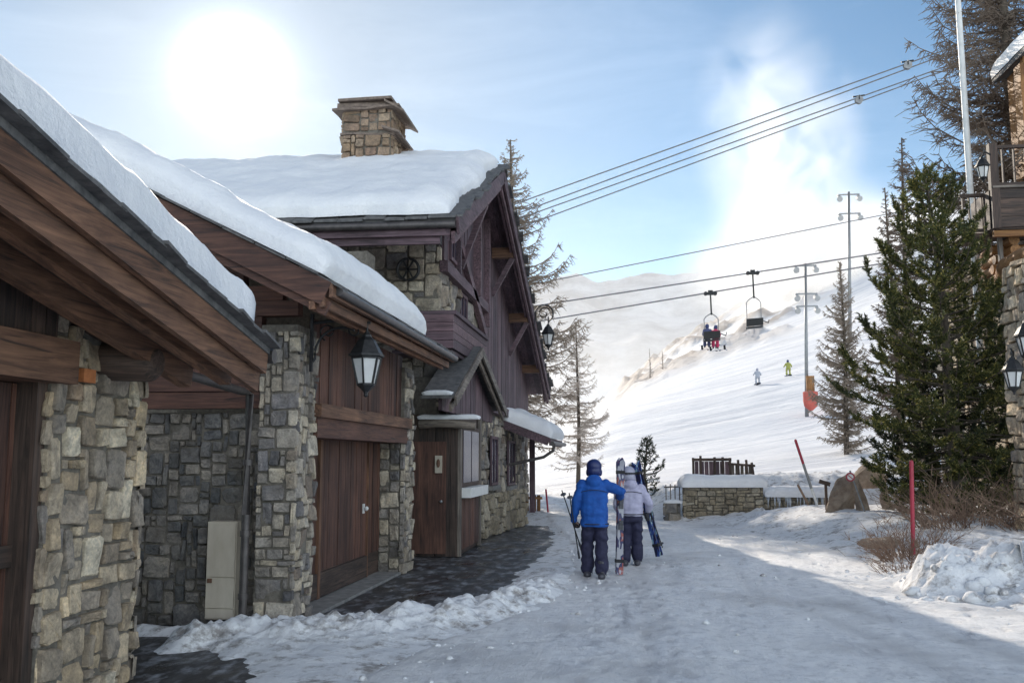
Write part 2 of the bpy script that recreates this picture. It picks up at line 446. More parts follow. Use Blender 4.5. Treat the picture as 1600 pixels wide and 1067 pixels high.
def boards(mb, o, u, v, W, H, n, t=.03, gap=.006, seed=1, jit=.006):
    "n boards side by side along u, each H long along v, thickness t along u x v"
    rnd = random.Random(seed); o = Vector(o); u = Vector(u).normalized(); v = Vector(v).normalized(); nn = u.cross(v)
    ws = [rnd.uniform(.8, 1.2) for _ in range(n)]; k = W / sum(ws); x = 0
    for w in ws:
        w *= k; a = x + gap/2; b = x + w - gap/2; d = t + rnd.uniform(-jit, jit); x += w
        q = [o+u*a, o+u*b, o+u*b+v*H, o+u*a+v*H]
        mb.add(q + [p + nn*d for p in q], [(3,2,1,0),(4,5,6,7),(0,1,5,4),(1,2,6,5),(2,3,7,6),(3,0,4,7)])
    return mb

def snow_cap(name, o, eu, ev, Lu, Lv, th, mat, parent, nu=60, nv=40, edge=.35, wob=.1, over=.06, seed=0, prof=None):
    "a rounded snow blanket lying on the plane o + a*eu + b*ev"
    o = Vector(o); eu = Vector(eu).normalized(); ev = Vector(ev).normalized()
    nn = eu.cross(ev); nn = nn if nn.z > 0 else -nn
    mb = MB(); top = []; bot = []
    def e(d): 
        d = max(0, min(1, d/edge)); return sqrt(max(0, 1-(1-d)**2))
    for j in range(nv+1):
        for i in range(nu+1):
            a = (1-cos(pi*i/nu))/2*.6 + i/nu*.4; b = (1-cos(pi*j/nv))/2*.6 + j/nv*.4
            A = a*Lu; B = b*Lv
            wa = fbm(B, seed, 1, .9)*wob; wb = fbm(A, seed, 9, .9)*wob
            du = min(A, Lu-A); dv = min(B, Lv-B)
            f = e(du)*e(dv) if True else 0
            h = th*(f*(1 + .34*fbm(A, B, seed, .55) + .17*fbm(A, B, seed+5, 2.0) + .06*fbm(A, B, seed+8, 6)))
            if prof: h *= prof(a, b)
            px = A + wa*(1 - min(1, du/.6))*(1) ; py_ = B + wb*(1 - min(1, dv/.6))
            bulge = over*sin(pi*min(1, f))
            sx = (-1 if A < Lu/2 else 1)*bulge*(1-min(1, du/edge)); sy = (-1 if B < Lv/2 else 1)*bulge*(1-min(1, dv/edge))
            top.append(o + eu*(px+sx) + ev*(py_+sy) + nn*(h+.004))
            bot.append(o + eu*px + ev*py_ + nn*.004)
    w = nu+1; n0 = len(top)
    fs = []
    for j in range(nv):
        for i in range(nu):
            fs.append((j*w+i, j*w+i+1, (j+1)*w+i+1, (j+1)*w+i))
            fs.append((n0+j*w+i, n0+(j+1)*w+i, n0+(j+1)*w+i+1, n0+j*w+i+1))
    bl = [j*w for j in range(nv+1)]; 
    for j in range(nv):
        fs.append((j*w, (j+1)*w, n0+(j+1)*w, n0+j*w)); fs.append((j*w+nu, n0+j*w+nu, n0+(j+1)*w+nu, (j+1)*w+nu))
    for i in range(nu):
        fs.append((i, n0+i, n0+i+1, i+1)); fs.append((nv*w+i, nv*w+i+1, n0+nv*w+i+1, n0+nv*w+i))
    mb.add(top+bot, fs)
    return mb.build(name, mat, parent, smooth=True)
# ------------------------------------------------------------------ ground, road, hills
def sd_poly(x, y, pts):
    "signed distance to a polygon, negative inside"
    d = 1e9; ins = False; n = len(pts)
    for i in range(n):
        ax, ay = pts[i]; bx, by = pts[(i+1) % n]
        ex, ey = bx-ax, by-ay; wx, wy = x-ax, y-ay
        t = max(0, min(1, (wx*ex+wy*ey)/(ex*ex+ey*ey))); dx, dy = wx-ex*t, wy-ey*t
        d = min(d, dx*dx+dy*dy)
        if (ay > y) != (by > y) and x < (bx-ax)*(y-ay)/(by-ay)+ax: ins = not ins
    d = sqrt(d); return -d if ins else d
def d_line(x, y, pts):
    d = 1e9
    for (ax, ay), (bx, by) in zip(pts, pts[1:]):
        ex, ey = bx-ax, by-ay; t = max(0, min(1, ((x-ax)*ex+(y-ay)*ey)/(ex*ex+ey*ey)))
        d = min(d, sqrt((x-ax-ex*t)**2+(y-ay-ey*t)**2))
    return d
ASPH = [(-8,9.6),(-4.3,10.0),(-3.0,10.75),(-2.15,11.7),(-1.9,13.0),(-1.75,15.0),(-1.7,18.5),(-1.9,22.5),(-2.2,26),(-5,26.5),(-8,26.5)]
ASPH2 = [(-8,2),(-2.9,2),(-3.0,7.0),(-3.25,8.2),(-3.6,8.6),(-4.0,8.9),(-4.4,8.6),(-4.6,9.6),(-8,9.6)]
RIDGE = [(-5.6,9.35),(-4.4,9.35),(-3.6,9.75),(-2.7,10.1),(-2.05,10.9),(-1.5,11.9),(-1.25,13.5),(-1.1,15.5)]
def road_left(y):  return interp([(-20,-2.1),(8,-2.0),(9.5,-1.7),(11,-1.2),(13,-.9),(16,-.8),(20,-1.0),(26,-1.9),(32,-2.8),(45,-5.0)], y)
def road_right(y): return interp([(-20,6.5),(9,6.0),(11.5,4.6),(13.2,3.7),(16,3.6),(18,3.9),(20,3.7),(23,2.9),(26,2.1),(28,1.2),(32,.4),(45,-2)], y)
BANK = [(3.35,13.6),(4.2,13.75),(5.2,13.7),(6.4,13.6)]
def lump(x, y, k=1): 
    return .6*abs(nz(x, y, 1, 1.7*k)) + .3*abs(nz(x, y, 4, 4.3*k)) + .14*nz(x, y, 7, 11*k)
def ground_h(x, y):
    h = .015 + .05*fbm(x, y, 0, .5) + .02*nz(x, y, 2, 3.1)
    # rise on the right, behind the verge
    r = x - road_right(y)
    if r > -.3 and y > 5:
        h += sst(-.2, 2.6, r)*(.30 + .25*sst(14, 20, y)) * (1 - .6*sst(26, 28, y)*(1-sst(28.2,28.6,y))) + .10*lump(x, y)*sst(-.3, .4, r)
    d = d_line(x, y, BANK)
    h += .32*exp(-(d/.62)**4)*(.70 + 1.0*lump(x, y) + .5*abs(nz(x, y, 3, 8)) + .2*nz(x,y,6,17))*sst(0, .5, r+.35) + .12*exp(-(d/1.3)**2)
    # plough ridge on the left
    d = d_line(x, y, RIDGE); fade = 1 - .75*sst(11.5, 16, y)
    h += fade*(.15*exp(-(d/.55)**2)*(.40 + 1.9*lump(x, y, 1.3) + .55*abs(nz(x, y, 5, 7.5))) + .05*exp(-(d/.8)**2)*lump(x, y, 1.6))
    # bare asphalt
    a = min(sd_poly(x, y, ASPH), sd_poly(x, y, ASPH2)) if (-9 < x < 1 and 1 < y < 28) else 9
    a += .35*fbm(x, y, 5, 1.3) + .10*nz(x, y, 8, 6)
    if a < .35: h = h*sst(-.05, .35, a) - .07*(1 - sst(-.25, .12, a))
    # road bed
    if -20 < y < 46:
        k = min(x - road_left(y), road_right(y) - x) + .22*fbm(x, y, 3, 1.1) + .07*nz(x, y, 9, 5)
        if k > -.3: h = h*(1 - sst(-.3, .25, k)) - .06*sst(-.1, .4, k)
    # terrace behind the dry stone wall, then the valley floor
    if y > 27.6:
        t = sst(28.2, 30.2, y)*sst(-1.0, 2.2, x)
        h += t*(.66 + .25*lump(x, y, .6) + .06*nz(x,y,2,2.5))*(1-sst(31, 44, y))
        if x > .6: h += .30*exp(-((y-27.95)/.25)**2)*lump(x, y)*(1 if x < 9 else 0)
    if y > 28 and x < 1.2: h += .25*sst(28, 40, y)*(1 + .6*fbm(x, y, 1, .3)) + .25*sst(-3.2,-4.5,x)*0
    return h

def axis(dense, far):
    out = [dense[0]]
    return out
def grid_mesh(name, xs, ys, fn, mat, smooth=True):
    mb = MB(); w = len(xs)
    vs = [(x, y, fn(x, y)) for y in ys for x in xs]
    fs = [(j*w+i, j*w+i+1, (j+1)*w+i+1, (j+1)*w+i) for j in range(len(ys)-1) for i in range(w-1)]
    mb.add(vs, fs); return mb.build(name, mat, None, smooth=smooth)
def steps(segs):
    out = []
    for a, b, s in segs:
        n = max(1, round((b-a)/s)); out += [a + (b-a)*i/n for i in range(n)]
    out.append(segs[-1][1]); return out
gx = steps([(-3000,-300,500),(-300,-40,60),(-40,-8,4),(-8,-4.8,.3),(-4.8,-.6,.036),(-.6,3,.15),(3,7.5,.06),(7.5,14,.3),(14,40,3),(40,300,60),(300,3000,500)])
gy = steps([(-300,-20,60),(-20,2,2),(2,7,.3),(7,9,.05),(9,13.5,.036),(13.5,16,.055),(16,22,.1),(22,34,.16),(34,60,1),(60,300,20),(300,3200,300)])
g = grid_mesh('snow_ground', gx, gy, ground_h, M['bank_snow']); tag(g, 'snow covered ground beside the road', None, kind='structure')

# packed-snow road: its own sheet
def build_road():
    mb = MB(); ys = steps([(-20,4,1),(4,7,.16),(7,18,.05),(18,30,.16),(30,45,.6)]); n = 150; vs = []; wear = []
    rnd = random.Random(61); prints = {}
    def foot(x, y, a, s):
        for cell in [(int(x//.5)+i, int(y//.5)+j) for i in (-1,0,1) for j in (-1,0,1)]: prints.setdefault(cell, []).append((x, y, cos(a), sin(a), s))
    for tx in (-.57, -.03):                                  # trails of the two walkers
        for k in range(34): foot(tx + .11*(1 if k%2 else -1) + rnd.uniform(-.03,.03) + .25*sin(k*.12), 14.5 - k*.36 + rnd.uniform(-.03,.03), rnd.uniform(-.15,.15), 1)
    for k in range(190):
        y = rnd.uniform(7.5, 24); foot(rnd.uniform(road_left(y)+.1, road_right(y)-.2), y, rnd.uniform(-.6,.6) + (pi/2 if rnd.random()<.1 else 0), rnd.uniform(.6,1))
    for y in ys:
        l, r = road_left(y)-.35, road_right(y)+.35
        for i in range(n+1):
            x = l + (r-l)*i/n
            e = min(x-l, r-x); sw = .12*sin(y*.3)
            rut = 0; w = 0
            for c, d_ in ((.26,1),(.36,.6),(.56,.8),(.66,1)):
                q = exp(-((x-(l+(r-l)*c)-sw)/.17)**2); rut -= .020*d_*q; w += .75*d_*q
            w *= sst(-.15, .35, fbm(x, y*.2, 4, .9) + .1)
            fp = 0
            for (fx, fy, ca, sa, s_) in prints.get((int(x//.5), int(y//.5)), ()):
                dx, dy = x-fx, y-fy; u_ = dx*ca + dy*sa; v_ = -dx*sa + dy*ca
                q = (u_/.055)**2 + (v_/.15)**2
                if q < 2.2: fp = min(fp, -.026*s_*max(0, 1-q**2)); fp += .010*s_*exp(-((q-1.45)/.35)**2)
            h = .034 + .022*fbm(x, y*.35, 0, 1.2) + .014*nz(x, y, 3, 3.4) + .009*nz(x, y, 5, 8) + rut + fp + .03*sst(.9,.2,e)*lump(x, y, 1.2) - .06*sst(.28, 0, e)
            vs.append((x, y, h)); wear.append(min(1, w + (.35 if fp < -.012 else 0) + .25*sst(.5, 0, e)))
    w = n+1
    mb.add(vs, [(j*w+i, j*w+i+1, (j+1)*w+i+1, (j+1)*w+i) for j in range(len(ys)-1) for i in range(n)])
    o = mb.build('road', M['road'], None, smooth=True); tag(o, 'packed snow road with worn tracks', None, kind='structure')
    at = o.data.attributes.new('wear', 'FLOAT', 'POINT')
    for i, q in enumerate(wear): at.data[i].value = q
build_road()
mb = MB(); mb.add([(-9,1,-.012),(-1.15,1,-.012),(-1.15,27,-.012),(-9,27,-.012)], [(0,1,2,3)])
tag(mb.build('pavement', M['asphalt'], None), 'wet dark asphalt forecourt with streaks of ice', None, kind='structure')

# ---- piste hill: lofted through lines of points, each line at its own distance
PX = [640, 840, 950, 1060, 1200, 1350, 1500, 1760]
ROWS = [(33,  [792,790,786,776,770,766,760,750]), (46, [778,770,760,748,733,715,700,680]), (66, [765,742,722,702,682,650,620,585]),
        (90,  [752,716,656,630,597,558,528,470]), (112, [745,706,648,624,594,553,520,455]), (170, [738,694,640,588,545,487,435,350]),
        (260, [734,680,634,560,492,420,345,235]), (360, [732,672,622,532,462,372,290,160]), (460, [745,700,640,560,500,420,340,220])]
def hill_pt(px, Y):
    ys = []
    for (a, ra), (b, rb) in zip(ROWS, ROWS[1:]):
        if Y <= b or b == ROWS[-1][0]:
            t = max(0, min(1, (Y-a)/(b-a)))
            pa = atY(px, interp(list(zip(PX, ra)), px), a); pb = atY(px, interp(list(zip(PX, rb)), px), b)
            return pa.lerp(pb, t)
mb = MB(); nx, ny = 150, 130; vs = []; rockw = []
for j in range(ny+1):
    Y = 33 * (460/33.0)**(j/ny)
    for i in range(nx+1):
        px = 640 + 1120*i/nx; 
        # smoothed sampling keeps the lines from showing as creases
        p = sum((hill_pt(min(1760, max(640, px+k*22)), min(460, max(33, Y*(1+l*.05)))) for k in (-1,0,1) for l in (-1,0,1)), Vector())/9
        k = sst(33, 50, Y)
        p.z += k*Y*(.004*fbm(p.x, p.y, 2, 9.0/Y*.6) + .0016*fbm(p.x, p.y, 5, .35*40/Y)) - (1-k)*.25
        rk = sst(150, 230, Y)*sst(930, 985, px)*sst(1330, 1200, px)
        rr = fbm(p.x, p.y, p.z, .035) + .5*fbm(p.x, p.y, p.z, .14)
        rk *= sst(-.06, .12, rr + .2*sst(1200, 1020, px))
        p.z += rk*8*abs(fbm(p.x, p.y, p.z, .10))
        vs.append(p); rockw.append(rk)
w = nx+1
mb.add(vs, [(j*w+i, j*w+i+1, (j+1)*w+i+1, (j+1)*w+i) for j in range(ny) for i in range(nx)])
m, nt, b = newmat('piste_snow_and_rock'); v = coords(nt)
at = nt.nodes.new('ShaderNodeAttribute'); at.attribute_name = 'rock'
n1 = noi(nt, v, .09, 8, .7); n2 = noi(nt, coords(nt, (.25,.9,1)), .22, 8, .65, .8); n3 = noi(nt, v, 1.3, 6, .7)
sn = ramp(nt, n2, [(.3, (.58,.585,.62)), (.46, (.76,.765,.79)), (.6, (.88,.87,.87))])  # grey streaks put slope shading and groom tracks into the snow colour
rc = ramp(nt, n1, [(.35, (.24,.20,.18)), (.65, (.46,.39,.34))])
f = math_(nt, 'MULTIPLY', at.outputs['Fac'], ramp(nt, n1, [(.30, (0,0,0)), (.46, (1,1,1))]).outputs['Color'])
c = mixc(nt, f, sn.outputs['Color'], rc.outputs['Color'])
nt.links.new(c, b.inputs['Base Color']); b.inputs['Roughness'].default_value = .8
bump(nt, b, math_(nt, 'ADD', n2, math_(nt, 'MULTIPLY', n3, .15)), .7, .9)
o = mb.build('ski_slope', m, None, smooth=True)
a_ = o.data.attributes.new('rock', 'FLOAT', 'POINT')
for i, r_ in enumerate(rockw): a_.data[i].value = r_
tag(o, 'wide groomed ski slope rising to a rocky shoulder', None, kind='structure')

# ---- distant mountain in haze
MT = [(420,640),(600,610),(700,560),(780,490),(830,452),(870,436),(905,428),(935,440),(975,434),(1010,428),(1060,430),(1120,424),(1180,430),(1240,415),(1330,398),(1420,370),(1560,330),(1800,300)]
mb = MB(); nx, ny = 160, 60; vs = []
for j in range(ny+1):
    t = j/ny
    for i in range(nx+1):
        px = 420 + 1380*i/nx
        top = atY(px, interp(MT, px), 1200)
        Y = 640 + 560*t; x = atY(px, 700, Y).x
        z = -4 + (top.z+4)*(t**1.15) 
        z += (34*fbm(x, Y, 1, .006, 6))*sin(pi*min(1, t*1.0))*1.0 + 9*fbm(x, Y, 4, .02)*t
        vs.append((x, Y, z))
w = nx+1
mb.add(vs, [(j*w+i, j*w+i+1, (j+1)*w+i+1, (j+1)*w+i) for j in range(ny) for i in range(nx)])
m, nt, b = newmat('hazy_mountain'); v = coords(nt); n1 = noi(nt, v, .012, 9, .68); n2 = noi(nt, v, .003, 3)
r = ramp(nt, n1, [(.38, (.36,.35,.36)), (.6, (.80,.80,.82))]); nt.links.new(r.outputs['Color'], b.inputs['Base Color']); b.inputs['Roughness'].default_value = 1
em = nt.nodes.new('ShaderNodeEmission'); em.inputs['Color'].default_value = (.72,.74,.77,1); em.inputs['Strength'].default_value = .8  # self glow mixed in, imitates haze in front of the mountain
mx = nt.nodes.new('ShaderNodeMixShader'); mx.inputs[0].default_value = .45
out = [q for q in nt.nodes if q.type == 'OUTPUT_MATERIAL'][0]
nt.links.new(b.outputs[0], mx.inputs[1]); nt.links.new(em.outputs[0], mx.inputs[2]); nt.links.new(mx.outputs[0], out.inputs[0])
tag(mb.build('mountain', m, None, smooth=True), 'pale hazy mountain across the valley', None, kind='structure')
# ================================================================== NEAR GARAGE (left edge)
ga = thing('stone_garage', 'nearest dark timbered garage with broad stone pillar and sloping snowy roof at left edge', 'garage', (-4.1, 6.5, 0))
AZ = lambda y: 2.52 + .205*(8.0 - y)          # roof underside line at the verge
WX = -4.1
# wall
mb = MB(); mb.box(-4.45, WX-.03, 6.42, 7.72, -.1, 3.2)
mb.build('wall', M['mortar'], ga)
mb = MB()
def amask(a, h): return h < AZ(6.42 + a) - .02
rubble(mb, (WX-.03, 6.42, -.02), (0,1,0), (0,0,1), 1.33, 3.3, .082, 3, .055, MIX, amask)
rubble(mb, (WX-.4, 6.42, -.02), (1,0,0), (0,0,1), .4, 2.3, .1, 4, .05, BIG)
rubble(mb, (WX+.02, 7.72, -.02), (-1,0,0), (0,0,1), 3.2, 2.85, .11, 5, .05, BIG)
mb.build('stone_facing', M['pale'], ga)
mb = MB(); mb.box(-9, WX-.4, 2.0, 7.7, -.1, 2.9); mb.build('inner_wall', M['mortar'], ga)
# timber gable panel, lintel, door
mb = MB(); boards(mb, (WX-.02, 1.0, 2.62), (0,1,0), (0,0,1), 5.40, .85, 30, .03, .006, 2); mb.build('gable_boarding', M['dark_z'], ga)
mb = MB(); mb.box(-4.4, WX+.10, 1.0, 6.55, 2.33, 2.64); mb.build('lintel', M['brown_y'], ga)
d = MB(); boards(d, (-4.34, 2.0, .02), (0,1,0), (0,0,1), 4.41, 2.3, 26, .03, .008, 9); dr = d.build('garage_door', M['red_z'], ga)
mb = MB(); mb.box(-4.30, -4.27, 2.0, 6.41, 1.05, 1.2); mb.box(-4.30,-4.27,2.0,6.41,.12,.3); mb.build('door_rail', M['dark_y'], dr)
mb = MB(); mb.box(-4.38, -4.15, 6.3, 6.415, 0, 2.33); mb.build('door_post', M['dark_z'], ga)
mb = MB(); mb.box(WX+.03, WX+.075, 6.66, 6.82, 2.36, 2.46); mb.build('orange_tile', M['orange_brick'], ga)
# purlin ends
for y, z in ((7.12, 2.56), (4.9, 3.0)):
    mb = MB(); mb.tube([(WX-.2,y,z),(WX+.36,y,z-.02),(WX+.42,y,z-.02)], [.15,.15,.10], 12); mb.build('purlin', M['dark_x'], ga, smooth=True, sharp=40)
# roof: soffit boards, rafters, slates, bargeboards
RX0, RX1 = -12.0, -3.1
def roofA(x, y, up=0): return Vector((x, y, AZ(y) + up))
rf = MB(); rf.slab([roofA(RX0,-1,.16), roofA(RX1+.06,-1,.16), roofA(RX1+.06,7.80,.16), roofA(RX0,7.80,.16)], .05)
roof = rf.build('roof', M['slate'], ga)
mb = MB(); dn = Vector((0, 1, -.205)).normalized()
boards(mb, roofA(RX1-.02, -1, .02), (-1,0,0), dn, 2.2, 8.95, 12, .03, .007, 4); mb.build('soffit', M['dark_y'], roof)
mb = MB()
for x, dz, h, w in ((RX1+.02, .04, .20, .05), (RX1-.05, -.13, .16, .05), (RX1-.32, -.09, .12, .10)):
    mb.bar(roofA(x, -1, dz), roofA(x, 7.79, dz), w, h)
mb.build('bargeboard', M['brown_y'], roof)
for x in (-3.75, -4.35, -5.0, -5.65, -6.3):
    mb = MB(); mb.bar(roofA(x, 4.0, -.1), roofA(x, 7.74, -.1), .11, .16); mb.build('rafter', M['brown_y'], roof)
mb = MB(); mb.tube([(-3.02,7.86,2.66),(-7.5,7.86,2.68)], .065, 10); mb.build('gutter', M['copper'], roof, smooth=True, sharp=50)
mb = MB(); rnd = random.Random(5); y = 3.0
while y < 7.7:
    L = min(rnd.uniform(.28,.45), 7.82-y); mb.bar(roofA(RX1+.0+rnd.uniform(-.03,.03), y, .18), roofA(RX1+.0, y+L, .174), .3, .025); y += L*.8
mb.build('edge_slates', M['slate'], roof)
snow_cap('roof_snow', roofA(RX1+.13, -1, .20), dn, (-1,0,0), 8.42, 6.5, .31, M['roof_snow'], roof, 130, 70, edge=.12, wob=.10, seed=2, over=.05)

# ================================================================== MIDDLE GARAGE (with the lantern)
gb = thing('stone_garage', 'middle garage with wide red brown boarded door between two stone pillars', 'garage', (-3.6, 10.7, 0))
BX = -3.58
mb = MB()
mb.box(-7.5, -4.02, 10.24, 10.6, -.1, 2.3)       # camera-side wall
mb.build('wall', M['mortar'], gb)
mb = MB(); mb.box(-4.05, BX-.03, 15.1, 15.72, -.1, 3.25); mb.build('pillar', M['mortar'], gb)
mb = MB(); mb.box(-4.02, BX-.03, 10.06, 10.70, -.1, 3.25); mb.build('pillar', M['mortar'], gb)
mb = MB(); mb.box(-7.5, -4.3, 15.2, 15.7, -.1, 5.2); mb.build('rear_wall', M['mortar'], gb)
mb = MB()
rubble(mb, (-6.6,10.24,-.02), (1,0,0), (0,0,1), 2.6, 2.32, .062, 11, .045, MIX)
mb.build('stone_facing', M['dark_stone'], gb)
mb = MB()
rubble(mb, (-4.02,10.06,-.02), (1,0,0), (0,0,1), .45, 3.2, .062, 12, .045, MIX)
rubble(mb, (BX-.03,10.05,-.02), (0,1,0), (0,0,1), .65, 3.2, .065, 13, .045, MIX)
rubble(mb, (BX-.03,10.70,-.02), (-1,0,0), (0,0,1), .4, 2.05, .08, 14, .05, BIG)
mb.build('pillar_facing', M['stone'], gb)
mb = MB()
rubble(mb, (-4.0,15.1,-.02), (1,0,0), (0,0,1), .42, 2.05, .085, 15, .05, BIG)
rubble(mb, (BX-.03,15.1,-.02), (0,1,0), (0,0,1), .62, 3.2, .085, 16, .05, BIG)
rubble(mb, (BX-.03,15.72,-.02), (-1,0,0), (0,0,1), .6, 3.2, .085, 17, .05, BIG)
mb.build('pillar_facing', M['stone'], gb)
# boarded gable towards the camera
mb = MB(); z = 2.34; i = 0; rnd = random.Random(3)
while z < 5.2:
    h = rnd.uniform(.17,.24); xr = min(-3.62, -2.9 - (z + h - 3.25)/.5); 
    if z < 3.3: xr = -4.04
    if xr > -7: mb.box(-7.4, xr, 10.1 - .02*(i%2), 10.24, z, z+h-.008)
    z += h; i += 1
mb.build('gable_boarding', M['red_x'], gb)
# beams over the door
mb = MB(); mb.box(-3.95, BX+.02, 10.66, 15.2, 2.03, 2.26); mb.build('lintel', M['red_y'], gb)
mb = MB(); mb.box(-3.95, BX+.07, 10.64, 15.25, 2.263, 2.42); mb.build('lintel', M['brown_y'], gb)
mb = MB(); boards(mb, (-3.70, 10.70, 2.42), (0,1,0), (0,0,1), 4.45, 1.0, 27, .03, .007, 21); mb.build('cladding', M['red_z'], gb)
# door
d = MB(); boards(d, (-4.02, 10.7, .36), (0,1,0), (0,0,1), 1.30, 1.69, 9, .03, .007, 22); boards(d, (-4.02, 12.10, .36), (0,1,0), (0,0,1), 2.2, 1.69, 15, .03, .007, 23)
boards(d, (-4.02, 14.33, .36), (0,1,0), (0,0,1), .75, 1.69, 5, .03, .007, 24)
dr = d.build('garage_door', M['red_z'], gb)
mb = MB(); mb.box(-4.08,-4.0,10.7,15.1,.02,2.06); mb.build('door_panel', M['dark_y'], dr)
for a, b_ in ((12.0,12.09),(14.305,14.325)):
    mb = MB(); mb.box(-4.0,-3.955,a,b_,.03,2.04); mb.build('stile', M['brown_z'], dr)
mb = MB(); mb.box(-4.0,-3.96,10.7,11.99,.04,.345); mb.box(-4.0,-3.96,12.1,14.3,.04,.345); mb.build('kick_panel', M['dark_y'], dr)
mb = MB(); mb.ell((-3.93,14.12,1.05),(.03,.035,.035),10,6); mb.box(-3.985,-3.965,14.09,14.15,.98,1.12); mb.build('handle', M['white_paint'], dr, smooth=True, sharp=40)
mb = MB(); mb.box(-4.05,-3.62,10.72,15.08,-.05,.025); mb.build('threshold', M['concrete'], gb)
# roof
RE, RZ, SL = -2.9, 3.40, .50
def roofB(x, y, up=0): return Vector((x, y, RZ + SL*(RE - x) + up))
Y0, Y1, XR = 8.9, 15.35, -7.0
rf = MB(); rf.slab([roofB(XR,Y0,.10), roofB(RE,Y0,.10), roofB(RE,Y1,.10), roofB(XR,Y1,.10)], .05)
rz = roofB(XR,0).z
rf.slab([(XR-4,Y0,rz-2+.1), (XR,Y0,rz+.1), (XR,Y1,rz+.1), (XR-4,Y1,rz-2+.1)], .05)
roof = rf.build('roof', M['slate'], gb)
us = Vector((-1,0,SL)).normalized()
mb = MB(); boards(mb, roofB(RE, Y0, .045), (0,1,0), us, Y1-Y0, 4.5, 30, .025, .006, 30); mb.build('soffit', M['brown_x'], roof)
mb = MB()
mb.bar(roofB(RE-.02, Y0+.02, -.03), roofB(XR, Y0+.02, -.03), .05, .24)
mb.bar(roofB(RE-.02, Y0+.075, -.17), roofB(XR, Y0+.075, -.17), .06, .14)
mb.build('bargeboard', M['red_x'], roof)
mb = MB()
for dx, dz, w, h in ((.03,.01,.04,.13),(-.06,-.10,.05,.10),(-.16,-.13,.06,.08)):
    mb.bar((RE+dx, Y0, RZ+dz), (RE+dx, Y1, RZ+dz), w, h)
mb.build('fascia', M['brown_y'], roof)
mb = MB(); mb.tube([(RE+.07, Y0+.1, RZ+.02),(RE+.07, Y1, RZ+.0)], .05, 8); mb.build('gutter', M['copper'], roof, smooth=True, sharp=50)
for k in range(8):
    y = 10.2 + k*.7; mb = MB(); mb.bar(roofB(RE-.12,y,-.06), roofB(RE-1.0,y,-.06), .10, .14); mb.build('rafter', M['brown_x'], roof)
mb = MB(); rnd = random.Random(8); y = Y0
while y < Y1-.1:
    L = rnd.uniform(.22,.42); x = RE + rnd.uniform(.02,.11); up = .115 + rnd.uniform(0,.02)
    q = [roofB(x,y,up), roofB(x+rnd.uniform(-.03,.03),y+L*.96,up), roofB(x-.4,y+L,up+.01), roofB(x-.4,y,up+.01)]
    mb.slab([q[0],q[1],q[2],q[3]], .025); y += L
for x in [RE - .1 - .33*k for k in range(12)]:
    up = .13 + rnd.uniform(0,.02); y = Y0 - rnd.uniform(.03,.10)
    mb.slab([roofB(x,y,up), roofB(x-.32,y+.02,up), roofB(x-.32,y+.4,up), roofB(x,y+.4,up)], .025)
mb.build('edge_slates', M['slate'], roof)
snow_cap('roof_snow', roofB(RE-.05, Y0+.02, .14), (0,1,0), us, 4.75, 4.9, .37, M['roof_snow'], roof, 80, 70, edge=.42, wob=.16, seed=4,
         prof=lambda a, b: 1 - .12*a)
# downspout between the two garages
dp = MB(); dp.tube([(-4.09,7.88,2.64),(-4.09,8.2,2.58),(-4.09,9.75,2.5),(-4.09,9.95,2.48),(-4.09,9.95,1.2),(-4.09,9.95,.05)], .045, 10)
for z in (.35, 1.0, 1.75): dp.lathe([(.056,-.03),(.056,.03)], (-4.09,9.95,z), 10)
dp.build('downspout', M['copper'], gb, smooth=True, sharp=50)

# meter cabinet on the wall between them
cb = thing('meter_cabinet', 'tall cream meter cabinet on the dark rubble wall beside the downspout', 'utility cabinet', (-4.36,10.12,.1))
mb = MB(); mb.box(-4.53,-4.20,10.0,10.2,.10,1.12); mb.build('body', M['cream'], cb)
mb = MB(); mb.box(-4.52,-4.21,9.982,9.998,.545,1.10); dd = mb.build('door', M['cream'], cb)
mb = MB(); mb.box(-4.52,-4.21,9.982,9.998,.22,.535); d2 = mb.build('door', M['cream'], cb)
mb = MB(); mb.box(-4.52,-4.21,9.984,9.998,.115,.21); mb.build('plinth', M['cream'], cb)
mb = MB(); mb.box(-4.505,-4.455,9.97,9.984,.48,.525); mb.tube([(-4.48,9.972,.5),(-4.48,9.962,.5)], .014, 10); mb.build('lock', M['brown_z'], d2)

